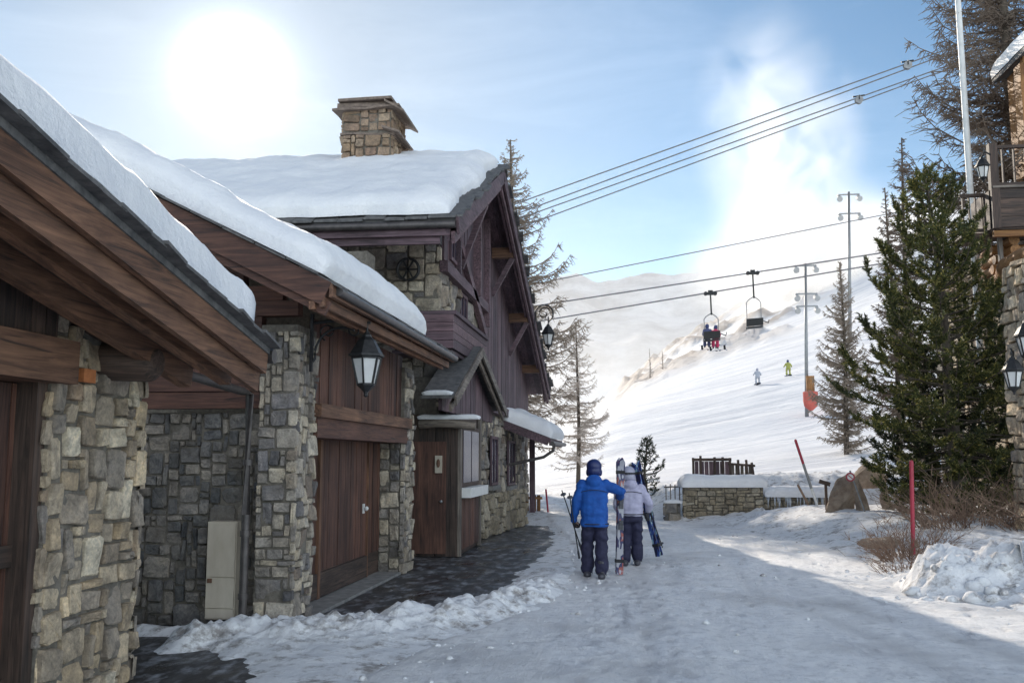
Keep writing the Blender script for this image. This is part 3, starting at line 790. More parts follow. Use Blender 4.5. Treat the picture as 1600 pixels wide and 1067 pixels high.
# ================================================================== lantern helper
def lantern(root, c, s=1.0, n=6, frost='frost'):
    "hanging street lantern, c = point it hangs from, s = total height of cap + glass + finial"
    c = Vector(c); k = s/.72
    z = c.z
    def L(prof, name, mat, parent, nn=n): 
        mb = MB(); mb.lathe([(r*k, zz*k) for r, zz in prof], c, nn, rot=pi/n); return mb.build(name, mat, parent)
    cap = L([(.02,0),(.03,-.02),(.05,-.035),(.055,-.06),(.085,-.085),(.10,-.10),(.185,-.245),(.20,-.25),(.20,-.275),(.175,-.285)], 'cap', M['iron'], root)
    rt, rb, zt, zb = .165*k, .095*k, -.285*k, -.585*k
    fm = MB()
    for q in range(n):
        t = 2*pi*q/n + pi/n
        fm.bar(c+Vector((rt*cos(t),rt*sin(t),zt)), c+Vector((rb*cos(t),rb*sin(t),zb)), .018*k, .018*k, (cos(t),sin(t),0))
    fm.lathe([(rt*1.05,zt),(rt*1.05,zt-.018*k),(rt*.9,zt-.018*k)], c, n, rot=pi/n)
    fm.lathe([(rb*.9,zb+.02*k),(rb*1.12,zb+.015*k),(rb*1.12,zb-.005*k),(rb*.8,zb-.03*k),(.03*k,zb-.075*k),(.022*k,zb-.10*k),(.028*k,zb-.115*k),(.008*k,zb-.135*k)], c, n, rot=pi/n)
    fm.build('frame', M['iron'], root)
    for q in range(n):
        t0, t1 = 2*pi*q/n + pi/n, 2*pi*(q+1)/n + pi/n
        f = .955; P = [Vector((r*f*cos(t), r*f*sin(t), zz)) for r, t, zz in ((rt,t0,zt),(rt,t1,zt),(rb,t1,zb),(rb,t0,zb))]
        ce = sum(P, Vector())/4; P = [c + ce + (p-ce)*.93 for p in P]; nrm = (P[1]-P[0]).cross(P[3]-P[0]).normalized()*.004*k
        mb = MB(); mb.prism(P, nrm); mb.build('pane', M[frost], root)
def arc(c, r, a0, a1, n, ax=(1,0,0), az=(0,0,1), r1=None):
    ax = Vector(ax); az = Vector(az); c = Vector(c); out = []
    for i in range(n+1):
        t = a0 + (a1-a0)*i/n; rr = r + ((r1 if r1 is not None else r) - r)*i/n
        out.append(c + ax*rr*cos(t) + az*rr*sin(t))
    return out
la = thing('wall_lantern', 'large black hexagonal lantern with frosted panes hung before the middle garage door', 'lantern', (-3.55,10.4,2.9))
HP = Vector((-2.94,10.45,3.21))
mb = MB(); mb.bar((-3.53,10.3,2.75),(-3.53,10.3,3.4),.05,.03,(1,0,0)); mb.build('wall_plate', M['iron'], la)
mb = MB()
mb.tube([(-3.53,10.32,3.30),(-3.2,10.38,3.34),(-2.90,10.45,3.31)], .018, 8)
mb.tube([(-3.53,10.32,2.85)] + arc((-3.2,10.36,2.95), .30, pi*1.05, pi*.35, 14, (1,.1,0)), .014, 8)
mb.tube(arc((-3.36,10.35,3.2), .10, pi*1.4, -pi*.9, 24, (1,.1,0), r1=.03), .010, 6)
mb.tube(arc((-3.07,10.41,3.22), .085, pi*.4, pi*2.4, 24, (1,.1,0), r1=.03), .010, 6)
mb.tube([HP+Vector((0,0,.10)), HP], .014, 8)
mb.build('bracket', M['iron'], la, smooth=True, sharp=60)
lantern(la, HP, .74, 6)

# ================================================================== CHALET behind
ch = thing('chalet', 'tall stone and dark timber chalet with thick snow on its roof and stone chimney', 'chalet', (-3.6, 18, 0))
GX = -3.6                                   # gable wall
VX = -2.9                                   # verge
AP = Vector((0, 21.6, 8.33)); EN = (15.7, 5.70); EF = (34.2, 4.0)
def roofC(x, y, up=0):
    z = AP.z - (AP.z-EN[1])*(AP.y-y)/(AP.y-EN[0]) if y < AP.y else AP.z - (AP.z-EF[1])*(y-AP.y)/(EF[0]-AP.y)
    return Vector((x, y, z+up))
CX0 = -15.0
mb = MB(); mb.box(CX0, GX-.04, 17.9, 33.6, -.1, 4.0)
mb.prism([(GX-.04,17.9,4.0),(GX-.04,33.6,4.0),(GX-.04,33.6,roofC(0,33.6).z-.05),(GX-.04,AP.y,AP.z-.08),(GX-.04,17.9,roofC(0,17.9).z-.05)], (CX0-GX,0,0))
mb.build('wall', M['mortar'], ch)
mb = MB()
def cm(a, h): return True
rubble(mb, (-6.1,17.9,3.3), (1,0,0), (0,0,1), 2.52, 3.0, .11, 31, .07, None)
# stone piers on the street gable, windows between
for (a, b_, z0, z1, sd) in ((17.88,19.9,2.4,5.6,32),(20.75,23.1,2.4,5.3,33),(20.3,23.1,0,2.4,36),(19.9,20.75,2.4,4.05,34),(23.1,33.6,0,2.9,35)):
    rubble(mb, (GX-.04,a,z0), (0,1,0), (0,0,1), b_-a, z1-z0, .115, sd, .07, None)
mb.build('stone_facing', M['stone'], ch)
mb = MB(); mb.box(CX0, -6.12, 17.84, 17.9, 3.0, 6.75); 
boards(mb, (CX0, 17.84, 3.0), (0,0,1), (1,0,0), 3.6, CX0*-1-6.12, 16, -.04, .008, 40); mb.build('side_cladding', M['brown_x'], ch)
# timber gable
mb = MB(); rnd = random.Random(12); y = 18.0; 
while y < 33.2:
    w = rnd.uniform(.16,.24); z0 = 5.62 if y < 23.1 else 2.95; z1 = roofC(0, y+w/2).z - .10
    if y < 19.9: z0 = 5.62
    elif y < 20.75: z0 = 5.62
    elif y < 23.1: z0 = 5.32
    if z1 > z0 + .1: mb.box(GX-.03, GX+.04+rnd.uniform(0,.012), y+.004, y+w-.004, z0, z1)
    y += w
mb.build('gable_cladding', M['violet_z'], ch)
mb = MB()
for a, b_, z in ((17.8,23.3,5.45),(23.0,33.4,3.05)): mb.bar((GX+.08,a,z),(GX+.08,b_,z),.16,.22)
mb.bar((GX+.10,18.4,7.0-.35),(GX+.10,22.9,4.75),.12,.2); mb.bar((GX+.12,21.6,5.5),(GX+.12,21.6,8.2),.14,.18)
mb.bar((GX+.10,19.2,5.55),(GX+.10,19.2,6.9),.12,.14); mb.bar((GX+.10,23.2,5.0),(GX+.10,23.2,7.7),.14,.16)
mb.build('tie_beam', M['violet_y'], ch)
def window(parent, x, y0, y1, z0, z1, nmull=1, mat='violet_z', proud=.05):
    f = MB(); t = .07
    f.box(x, x+proud, y0, y0+t, z0, z1); f.box(x, x+proud, y1-t, y1, z0, z1); f.box(x, x+proud, y0+t, y1-t, z0, z0+t); f.box(x, x+proud, y0+t, y1-t, z1-t, z1)
    for k in range(nmull):
        c = y0 + (y1-y0)*(k+1)/(nmull+1); f.box(x, x+proud-.01, c-.025, c+.025, z0+t, z1-t)
    wdw = f.build('window', M[mat], parent)
    g_ = MB(); g_.box(x-.02, x+.012, y0+t*.5, y1-t*.5, z0+t*.5, z1-t*.5); g_.build('pane', M['glass'], wdw)
    return wdw
window(ch, GX+.0, 19.9, 20.75, 4.08, 5.32)
window(ch, GX+.05, 18.5, 19.3, 5.72, 6.55)
window(ch, GX+.045, 24.2, 25.4, 1.1, 2.35); window(ch, GX+.045, 27.6, 29.2, 1.0, 2.3)
for q in ((24.1,25.5,.98,1.09),(27.5,29.3,.88,.99)):
    mb = MB(); mb.box(GX+.03,GX+.14,*q); mb.build('window_sill', M['concrete'], ch)
# roof
rf = MB(); 
rf.slab([roofC(CX0,EN[0],.16), roofC(VX,EN[0],.16), roofC(VX,AP.y,.16), roofC(CX0,AP.y,.16)], .06)
rf.slab([roofC(CX0,AP.y,.16), roofC(VX,AP.y,.16), roofC(VX,EF[0],.16), roofC(CX0,EF[0],.16)], .06)
roof = rf.build('roof', M['slate'], ch)
mb = MB(); un = (roofC(0,AP.y)-roofC(0,EN[0])).normalized(); uf = (roofC(0,EF[0])-roofC(0,AP.y)).normalized()
LN = (roofC(0,AP.y)-roofC(0,EN[0])).length; LF = (roofC(0,EF[0])-roofC(0,AP.y)).length
boards(mb, roofC(VX-.02,EN[0],.05), (-1,0,0), un, 12, LN, 50, -.03, .008, 50); boards(mb, roofC(VX-.02,AP.y,.05), (-1,0,0), uf, 3, LF, 14, -.03, .008, 51)
mb.build('soffit', M['violet_y'], roof)
mb = MB()
for dx, dz, w, h in ((.03,.0,.05,.30),(-.05,-.20,.06,.20),(-.14,-.1,.06,.3)):
    mb.bar(roofC(VX+dx,EN[0],dz), roofC(VX+dx,AP.y+.02,dz), w, h); mb.bar(roofC(VX+dx,AP.y-.02,dz), roofC(VX+dx,EF[0],dz), w, h)
mb.build('bargeboard', M['violet_y'], roof)
mb = MB(); mb.bar((VX-.1,EN[0]+.03,EN[1]-.02),(CX0,EN[0]+.03,EN[1]-.02),.05,.26,(0,0,1)); mb.bar((VX-.3,EN[0]+.14,EN[1]-.2),(CX0,EN[0]+.14,EN[1]-.2),.08,.14)
mb.bar((VX-.5,16.9,6.12),(CX0,16.9,6.12),.2,.24)
mb.build('fascia', M['violet_x'], roof)
mb = MB(); mb.tube([(VX,EN[0]-.06,EN[1]+.02),(CX0,EN[0]-.06,EN[1]+.06)], .07, 8); mb.build('gutter', M['copper'], roof, smooth=True, sharp=50)
for y in (17.95, 19.8, 21.6, 24.5, 28.0, 31.5):
    z = roofC(0,y).z - .22; mb = MB(); mb.bar((GX-.3,y,z),(VX-.10,y,z),.22,.26); mb.build('purlin', M['brown_x'], roof)
for (y, z) in ((19.8,6.0),(24.5,6.2),(28.0,5.0)):
    mb = MB(); mb.bar((GX+.05,y,z-.2),(VX-.12,y,roofC(0,y).z-.36),.12,.12); mb.build('brace', M['violet_x'], roof)
# slates along the verge: stepped, overhanging
mb = MB(); rnd = random.Random(9)
for (ya, yb) in ((EN[0],AP.y),(AP.y,EF[0])):
    y = ya
    while y < yb-.05:
        L = rnd.uniform(.25,.45); w = rnd.uniform(.05,.2); up = .19+rnd.uniform(0,.05)
        a, b_ = roofC(0,y), roofC(0,min(y+L*1.15,yb)); tilt = .05 if ya < 20 else -.05
        mb.slab([(VX-.5,a.y,a.z+up),(VX+w,a.y,a.z+up),(VX+w*rnd.uniform(.6,1.1),b_.y,b_.z+up+tilt),(VX-.5,b_.y,b_.z+up+tilt)], .035)
        y += L
x = VX
while x > CX0:
    L = rnd.uniform(.3,.5); up = .18+rnd.uniform(0,.03); w = rnd.uniform(.06,.16)
    a = roofC(0,EN[0],up); mb.slab([(x-L*.96,a.y-w,a.z-w*.45),(x,a.y-w*rnd.uniform(.7,1),a.z-w*.45),(x,a.y+.4,a.z+.18),(x-L*.96,a.y+.4,a.z+.18)], .035); x -= L
mb.build('edge_slates', M['slate'], roof)
snow_cap('roof_snow', roofC(VX-.14,EN[0]+.05,.22), (-1,0,0), un, 12.0, LN+.1, .40, M['roof_snow'], roof, 130, 50, edge=.45, wob=.22, seed=6,
         prof=lambda a, b: .85+.35*b)
snow_cap('roof_snow', roofC(VX-.25,AP.y-.15,.22), (-1,0,0), uf, 11.9, LF, .42, M['roof_snow'], roof, 60, 60, edge=.5, wob=.12, seed=7, prof=lambda a, b: 1.25-.5*b)
# chimney
cc = Vector((-5.80, 20.9, 0))
mb = MB(); mb.box(cc.x-.55,cc.x+.55,20.3,21.5,7.8,9.52); chm = mb.build('chimney', M['mortar'], roof)
mb = MB(); 
for o_, u_, W_, sd in (((cc.x-.55,20.3,7.9),(1,0,0),1.1,60),((cc.x+.55,20.3,7.9),(0,1,0),1.2,61),((cc.x-.55,21.5,7.9),(0,-1,0),1.2,62)):
    rubble(mb, o_, u_, (0,0,1), W_, 1.1, .10, sd, .08, BIG)
    rubble(mb, (o_[0],o_[1],9.08), u_, (0,0,1), W_, .5, .10, sd+5, .05, BIG)
st = mb.build('chimney_stone', M['brown_stone'], roof)
mb = MB(); 
def ragged(z, hw, t, sd, tilt=0.0):
    r_ = random.Random(sd); P = []
    for k in range(16):
        a = 2*pi*k/16; s_ = max(abs(cos(a)), abs(sin(a))); R = hw/s_*r_.uniform(.93,1.05)
        P.append((cc.x + R*cos(a), 20.9 + R*sin(a), z + tilt*R*cos(a) + r_.uniform(-.015,.015)))
    mb.prism(P, (0,0,t))
ragged(8.99,.66,.05,1,-.03); ragged(9.05,.60,.03,2); ragged(9.56,.76,.05,3,.02); ragged(9.62,.70,.06,4); ragged(9.69,.66,.05,5)
mb.prism([(cc.x-.64,20.15,9.75),(cc.x+.60,20.1,9.75),(cc.x+.64,21.7,9.75),(cc.x-.62,21.65,9.75)],(0,0,.06))
mb.prism([(cc.x+.40,20.05,9.08),(cc.x+.78,20.1,8.96),(cc.x+.8,21.5,8.96),(cc.x+.42,21.6,9.08)],(0,0,.05))
mb.prism([(cc.x+.45,20.05,9.68),(cc.x+.88,20.1,9.44),(cc.x+.88,21.6,9.44),(cc.x+.48,21.7,9.68)],(0,0,.05))
mb.build('chimney_slab', M['brown_slate'], roof)
snow_cap('chimney_snow', (cc.x-.58,20.25,9.812), (1,0,0), (0,1,0), 1.1, 1.3, .09, M['roof_snow'], roof, 16, 16, edge=.3, wob=.05, seed=3)
# wreath-like iron ornament on the near wall
oc = Vector((-4.2,17.72,5.38)); mb = MB()
mb.tube(arc(oc,.21,0,2*pi,24), .03, 6, cap=False)
for k in range(6): mb.bar(oc, oc+Vector((.21*cos(k*pi/3),0,.21*sin(k*pi/3))), .03, .03, (0,1,0))
mb.build('ornament', M['iron'], ch)
# wooden balcony apron
mb = MB(); boards(mb, (-4.3,16.9,3.75), (0,0,1), (1,0,0), .62, 1.15, 4, -.05, .01, 61); boards(mb, (-3.15,16.9,3.75), (0,0,1), (0,1,0), .62, 4.0, 4, .05, .01, 62)
mb.box(-4.3,-3.1,16.86,20.9,4.37,4.44); mb.box(-4.3,-3.2,16.95,20.9,3.68,3.74)
mb.build('balcony', M['violet_x'], ch)

# ---- entrance porch (wooden box, own little gabled roof)
px_ = -3.2
mb = MB(); boards(mb, (-5.0,17.74,0), (1,0,0), (0,0,1), 1.80, 2.6, 12, .04, .006, 70)
mb.box(-5.0,px_-.02,17.76,20.2,0,2.6)
po = mb.build('porch', M['dark_z'], ch)
mb = MB(); mb.box(-4.10,-3.42,17.66,17.70,.05,2.1); dor = mb.build('door', M['red_z'], po)
mb = MB(); mb.ell((-3.5,17.63,1.0),(.03,.03,.03),8,6); mb.build('handle', M['steel'], dor)
mb = MB(); mb.box(px_-.01,px_+.05,17.70,17.84,0,2.62); mb.box(px_-.01,px_+.05,20.05,20.2,0,2.62); mb.box(px_-.01,px_+.05,17.84,20.05,1.08,1.2); mb.build('frame', M['grey_z'], po)
mb = MB(); mb.box(px_,px_+.035,17.95,19.95,1.25,2.4); wn = mb.build('window', M['dark_z'], po)
for q in ((18.05,18.9),(19.0,19.85)):
    mb = MB(); mb.box(px_+.02,px_+.045,q[0],q[1],1.33,2.32); mb.build('pane', M['glass'], wn)
mb = MB(); mb.box(px_,px_+.22,17.84,20.05,1.06,1.24); mb.build('window_sill', M['white_paint'], po)
mb = MB(); mb.box(-3.62,-3.49,17.62,17.66,1.52,1.84); pl = mb.build('plaque', M['cream'], po)
mb = MB(); mb.ell((-3.555,17.61,1.7),(.035,.02,.08),8,6); mb.build('plaque_emblem', M['brown_z'], pl)
mb = MB(); boards(mb, (px_,17.95,.1), (0,1,0), (0,0,1), 2.0, .93, 10, .04, .006, 75); mb.build('panel', M['red_z'], po)
mb = MB(); mb.tube([(-3.9,17.55,2.42),(-3.4,17.5,2.44),(-2.85,17.55,2.38)], [.085,.09,.08], 10); mb.build('log_beam', M['grey_x'], po, smooth=True, sharp=50)
snow_cap('ledge_snow', (-3.9,17.43,2.50), (1,0,0), (0,1,0), 1.12, .22, .10, M['roof_snow'], po, 20, 8, edge=.1, wob=.03, seed=12)
PA = (19.1, 3.92); PN = (16.15, 2.74); PF = (22.9, 2.84); PXV = -3.0
def roofP(x, y, up=0):
    z = PA[1] - (PA[1]-PN[1])*(PA[0]-y)/(PA[0]-PN[0]) if y < PA[0] else PA[1] - (PA[1]-PF[1])*(y-PA[0])/(PF[0]-PA[0])
    return Vector((x, y, z+up))
mb = MB(); mb.slab([roofP(-3.58,PN[0],.12),roofP(PXV,PN[0],.12),roofP(PXV,PA[0],.12),roofP(-3.58,PA[0],.12)],.05); mb.slab([roofP(-3.58,PA[0],.12),roofP(PXV,PA[0],.12),roofP(PXV,PF[0],.12),roofP(-3.58,PF[0],.12)],.05)
pr_ = mb.build('porch_roof', M['slate'], ch)
mb = MB()
for dx, dz, w, h in ((.03,.02,.04,.17),(-.06,-.10,.05,.12)):
    mb.bar(roofP(PXV+dx,PN[0],dz), roofP(PXV+dx,PA[0]+.02,dz), w, h); mb.bar(roofP(PXV+dx,PA[0]-.02,dz), roofP(PXV+dx,PF[0],dz), w, h)
mb.build('bargeboard', M['grey_y'], pr_)
mb = MB(); y = 16.4; rnd = random.Random(4)
while y < 22.6:
    w = rnd.uniform(.15,.22); z1 = roofP(0,y+w/2).z - .02
    if z1 > 2.65: mb.box(-3.32, -3.26+rnd.uniform(0,.01), y+.004, y+w-.004, 2.62, z1)
    y += w
mb.build('porch_gable', M['violet_z'], pr_)
snow_cap('porch_snow', roofP(-3.05,PN[0]-.02,.13), (0,1,0), (-1,0,0), .35, .5, .09, M['roof_snow'], pr_, 12, 10, edge=.12, wob=.03, seed=15)

# ---- lean-to canopy at the far end
cn = MB(); CAN = [(-3.9,27.2,2.95),(-2.25,27.0,2.32),(-2.25,31.6,2.32),(-3.9,31.6,2.95)]
cn.slab(CAN, .08); cno = cn.build('canopy', M['dark_y'], ch)
mb = MB(); mb.bar((-2.27,26.98,2.24),(-2.27,31.6,2.24),.05,.20); mb.bar((-3.9,27.02,2.86),(-2.3,27.0,2.24),.05,.22); mb.build('fascia', M['violet_y'], cno)
snow_cap('canopy_snow', (-3.85,27.0,2.96), (0,1,0), Vector((1.65,0,-.63)), 4.6, 1.72, .42, M['roof_snow'], cno, 40, 24, edge=.35, wob=.08, seed=17)
mb = MB(); mb.tube([(-2.2,27.0,2.2),(-2.16,31.5,2.22)], .06, 8); mb.tube([(-2.16,27.05,2.2),(-2.18,27.05,2.0),(-2.45,27.05,1.82),(-3.45,27.05,1.6)], .045, 8); mb.build('gutter', M['copper'], cno, smooth=True, sharp=50)
mb = MB(); mb.bar((-3.2,31.2,0),(-3.2,31.2,2.7),.17,.17); mb.build('post', M['violet_z'], cno)
# low garden wall and fence at the far end of the chalet
lw = thing('stone_wall', 'low rough stone wall in front of the chalet beside the wooden porch', 'wall', (-3.1,24,0))
mb = MB(); A = Vector((-3.3,21.7,0)); B_ = Vector((-2.85,26.3,0)); u = (B_-A).normalized(); nn = u.cross(Vector((0,0,1)))
mb.prism([A-nn*.04, B_-nn*.04, B_-nn*.35, A-nn*.35], (0,0,.92)); mb.build('core', M['mortar'], lw)
mb = MB(); rubble(mb, A-nn*.04, u, (0,0,1), (B_-A).length, .98, .12, 80, .08, None); rubble(mb, A-nn*.4, nn, (0,0,1), .4, .98, .11, 81, .07, None); mb.build('stone_facing', M['tan_stone'], lw)
fe = thing('timber_fence', 'small low timber fence by the canopy post at the end of the chalet', 'fence', (-3.1,31,0))
mb = MB(); boards(mb, (-4.1,31.5,.08), (1,0,0), (0,0,1), 1.15, .52, 9, .03, .03, 82); mb.build('slats', M['honey_z'], fe)
mb = MB(); mb.bar((-4.1,31.47,.5),(-2.9,31.47,.5),.06,.08); mb.build('rail', M['honey_x'], fe)

# scroll lamp on the verge
sl = thing('scroll_lamp', 'small black lantern on a curled iron bracket at the chalet roof edge', 'lantern', (-2.85,28.5,6.0))
mb = MB(); 
mb.tube([(-2.86,28.5,5.75),(-2.80,28.5,6.1)] + arc((-2.55,28.5,6.1), .27, pi, -pi*.35, 20), .022, 8)
mb.tube(arc((-2.55,28.5,6.1), .20, pi*.2, pi*2.2, 26, r1=.05), .016, 6); mb.tube([(-2.43,28.5,6.0),(-2.43,28.5,5.75)], .018, 8)
mb.build('bracket', M['iron'], sl, smooth=True, sharp=60)
lantern(sl, (-2.43,28.5,5.80), .80, 6)
# ================================================================== right side: wall, fence, rocks, poles
def gz(x, y): return ground_h(x, y)
dw = thing('stone_wall', 'dry stone retaining wall capped with snow at the far bend of the road', 'wall', (3, 28.3, 0))
A = Vector((1.5,28.0,0)); B_ = Vector((3.7,28.25,0)); C_ = Vector((5.4,27.9,0))
mb = MB()
for a, b_, h in ((A,B_,.96),(B_,C_,.70)):
    u = (b_-a).normalized(); nn = u.cross(Vector((0,0,1))); mb.prism([a-nn*.03,b_-nn*.03,b_-nn*.5,a-nn*.5],(0,0,h))
mb.build('core', M['mortar'], dw)
mb = MB()
for a, b_, h, sd in ((A,B_,.98,90),(B_,C_,.72,91)):
    u = (b_-a).normalized(); nn = u.cross(Vector((0,0,1))); rubble(mb, a-nn*.03-Vector((0,0,.02)), u, (0,0,1), (b_-a).length, h, .085, sd, .09, [(3,1),(2,1),(4,1),(3,2),(2,2),(5,1),(4,2)])
rubble(mb, (1.5,28.5,0), (0,-1,0), (0,0,1), .5, .95, .09, 92, .07, None)
mb.build('stone_facing', M['tan_stone'], dw)
snow_cap('wall_snow', (1.42,27.9,.96), (1,.114,0), (-.114,1,0), 2.4, .8, .34, M['roof_snow'], dw, 40, 16, edge=.22, wob=.06, seed=20)
snow_cap('wall_snow', (3.72,28.05,.70), (1,-.2,0), (.2,1,0), 1.8, .7, .30, M['roof_snow'], dw, 30, 14, edge=.22, wob=.08, seed=22)
rnd = random.Random(31)
mb = MB()
for k in range(26):
    x = rnd.uniform(3.75, 5.3); y = 28.17 - .2*(x-3.7) - .02; L = rnd.uniform(.12,.5)
    mb.tube([(x,y,.78),(x+.01,y-.01,.78-L*.5),(x,y,.78-L)], [.035,.022,.004], 5)
mb.build('icicles', M['ice'], dw, smooth=True)
blk = thing('stone_block', 'small square stone pier left of the long dry stone wall', 'stone pier', (1.15,28,0))
mb = MB(); mb.box(.93,1.35,27.9,28.3,-.05,.52); mb.build('core', M['mortar'], blk)
mb = MB(); rubble(mb, (.93,27.9,-.05), (1,0,0), (0,0,1), .42, .58, .09, 95, .05, BIG); rubble(mb, (.93,28.3,-.05), (0,-1,0), (0,0,1), .4, .58, .09, 96, .05, BIG); mb.build('stone_facing', M['dark_stone'], blk)
snow_cap('pier_snow', (.9,27.86,.52), (1,0,0), (0,1,0), .48, .48, .10, M['roof_snow'], blk, 10, 10, edge=.2, wob=.03, seed=24)
gt = thing('timber_fence', 'short grey picket fence just behind the small stone pier', 'fence', (1.2,28.8,.3))
for k in range(4):
    mb = MB(); mb.bar((.98+.13*k,28.7,.3),(.98+.13*k,28.7,1.02+.02*(k%2)),.045,.03); mb.build('picket', M['grey_z'], gt)
mb = MB(); mb.bar((.92,28.67,.95),(1.48,28.67,.97),.05,.04); mb.build('rail', M['grey_x'], gt)
tf = thing('timber_fence', 'dark weathered timber enclosure on the snow above the dry stone wall', 'fence', (2.7,30,.9))
mb = MB(); boards(mb, (1.9,30.0,.85), (1,0,0), (0,0,1), 1.05, .84, 7, .03, .012, 97, .02); mb.build('board_panel', M['violet_z'], tf)
mb = MB(); boards(mb, (2.98,30.1,.85), (1,0,0), (0,0,1), .66, .76, 5, .03, .03, 98, .03); mb.build('board_panel', M['grey_z'], tf)
for x0, x1, z1 in ((1.86,1.86,1.80),(2.08,2.08,1.86),(2.5,2.5,1.82),(2.74,2.74,1.82),(2.96,2.96,1.80),(3.22,3.2,1.74),(3.5,3.44,1.74),(3.72,3.6,1.66)):
    mb = MB(); mb.bar((x0,29.96,.6),(x1,29.96,z1),.07,.07); mb.build('post', M['dark_z'], tf)
mb = MB(); mb.bar((1.82,29.94,1.74),(3.0,29.94,1.75),.06,.09); mb.bar((2.9,29.94,1.62),(3.7,29.94,1.56),.05,.07); mb.bar((1.85,29.95,.98),(3.7,29.95,.95),.06,.09); mb.build('rail', M['dark_x'], tf)

def rock(name, label, c, r, seed, stretch=(1,1,1), parent=None, lean=(0,0)):
    bm = bmesh.new(); bmesh.ops.create_icosphere(bm, subdivisions=4, radius=1)
    rr = random.Random(seed); cuts = [(Vector((rr.uniform(-1,1),rr.uniform(-1,1),rr.uniform(-.6,1))).normalized(), rr.uniform(.45,.8)) for _ in range(11)]
    for v in bm.verts:
        p = v.co.copy()
        for n_, d_ in cuts:
            e = p.dot(n_) - d_
            if e > 0: p -= n_*e*.92
        p *= 1 + .14*fbm(p.x, p.y, p.z+seed, 2.2) + .16*abs(fbm(p.x, p.y, p.z+seed, 5))
        z = p.z*stretch[2]; v.co = Vector((p.x*stretch[0] + lean[0]*z, p.y*stretch[1] + lean[1]*z, z))*r
    me = bpy.data.meshes.new(name); bm.to_mesh(me); bm.free(); me.materials.append(M['rock'])
    o = bpy.data.objects.new(name, me); COL.objects.link(o); o.location = c; tag(o, label, 'boulder'); return o
rock('boulder', 'tall pale upright slab of rock beside the dark standing stone', (5.02,24.2,.75), .75, 3, (.62,.4,.95), lean=(.35,0))
rock('boulder', 'narrow dark standing stone right of the pale slab', (5.40,23.7,.62), .72, 5, (.26,.25,1.05), lean=(-.12,0))
rock('boulder', 'leaning brown rock partly behind the small round sign', (6.0,23.9,.60), .6, 8, (.32,.3,1.0), lean=(-.3,0))
rock('boulder', 'rust brown boulder on top of the snow mound behind the rocks', (6.1,26.2,1.35), .55, 9, (.9,.6,.8))
rock('boulder', 'flat snow dusted stone low on the verge near the bare shrub', (4.35,18.3,.30), .32, 12, (1.4,.7,.4))

def pole(label, base, top, r, segs, group='snow marker poles along the verge'):
    base = Vector(base); top = Vector(top); t = thing('snow_pole', label, 'snow pole', base, group)
    for (a, b_, mat, nm) in segs:
        mb = MB(); mb.tube([base.lerp(top,a), base.lerp(top,(a+b_)/2), base.lerp(top,b_)], r, 8)
        if nm == 'tip': mb.ell(base.lerp(top,b_), (r,r,r), 8, 5)
        mb.build(nm, M[mat], t, smooth=True, sharp=50)
    return t
b0 = atY(1427,866,17); pole('plain crimson snow pole in front of the big pine', b0, atY(1424,722,17), .036, ((0,.94,'red_paint','shaft'),(.94,1,'red_paint','tip')))
b0 = Vector((4.78,26,gz(4.78,26)-.1)); pole('leaning snow pole with red top and white shaft above the stone wall', b0, atY(1243,688,26), .035, ((0,.30,'white_paint','shaft'),(.30,.66,'steel','band'),(.66,1,'red_paint','tip')))
b0 = Vector((4.58,26,gz(4.58,26)-.1)); pole('short rusty marker stake beside the leaning pole', b0, atY(1247,758,26), .03, ((0,.9,'shrub','shaft'),(.9,1,'shrub','tip')))
b0 = Vector((-2.65,31.5,.1)); pole('thin dark red stake standing beyond the canopy post', (-2.72,31.5,.05), atY(853,765,31.5), .03, ((0,.9,'red_paint','shaft'),(.9,1,'red_paint','tip')))
sg = thing('round_sign', 'small round red rimmed sign on a thin post beside the rocks', 'sign', (5.35,22.8,gz(5.35,22.8)))
P0 = Vector((5.22,22.8,gz(5.22,22.8)-.05)); P1 = atY(1328,735,22.8)
mb = MB(); mb.tube([P0,P1], .02, 8); mb.build('post', M['steel'], sg, smooth=True, sharp=50)
pc = atY(1328,745,22.8) + Vector((0,-.03,0))
mb = MB(); mb.tube([pc, pc+Vector((0,-.012,0))], .10, 24); mb.build('rim', M['red_paint'], sg)
mb = MB(); mb.tube([pc+Vector((0,-.011,0)), pc+Vector((0,-.017,0))], .068, 24); pf = mb.build('face', M['white_paint'], sg)
mb = MB(); mb.bar(pc+Vector((-.05,-.02,.04)), pc+Vector((.05,-.02,-.04)), .02, .004, (0,1,0)); mb.build('stroke', M['red_paint'], pf)
wp = thing('wooden_post', 'dark wooden post with a crosspiece left of the pale rock', 'post', (4.75,24.6,gz(4.75,24.6)))
b0 = Vector((4.72,24.6,gz(4.72,24.6)-.1)); mb = MB(); mb.bar(b0, b0+Vector((0,0,.78)), .06, .06); mb.build('post', M['dark_z'], wp)
mb = MB(); mb.bar(b0+Vector((-.16,-.04,.78)), b0+Vector((.1,-.04,.70)), .03, .10); mb.build('board', M['dark_x'], wp)

# icicles hanging on the snow bank
ic = MB(); rnd = random.Random(77)
for k in range(34):
    x = 4.92 + rnd.uniform(0,.42); y = 13.12 + rnd.uniform(-.05,.05); L = rnd.uniform(.18,.52)
    ic.tube([(x,y,.74),(x+rnd.uniform(-.01,.01),y,.74-L*.55),(x,y-.01,.74-L)], [rnd.uniform(.03,.05),.025,.005], 6)
ic.box(4.9,5.36,13.1,13.5,.70,.76)
o = ic.build('icicles', M['ice'], None, smooth=True, sharp=60); recentre(o, (5.1,13.15,.3)); tag(o, 'curtain of icicles hanging from the right end of the snow bank', 'icicles')

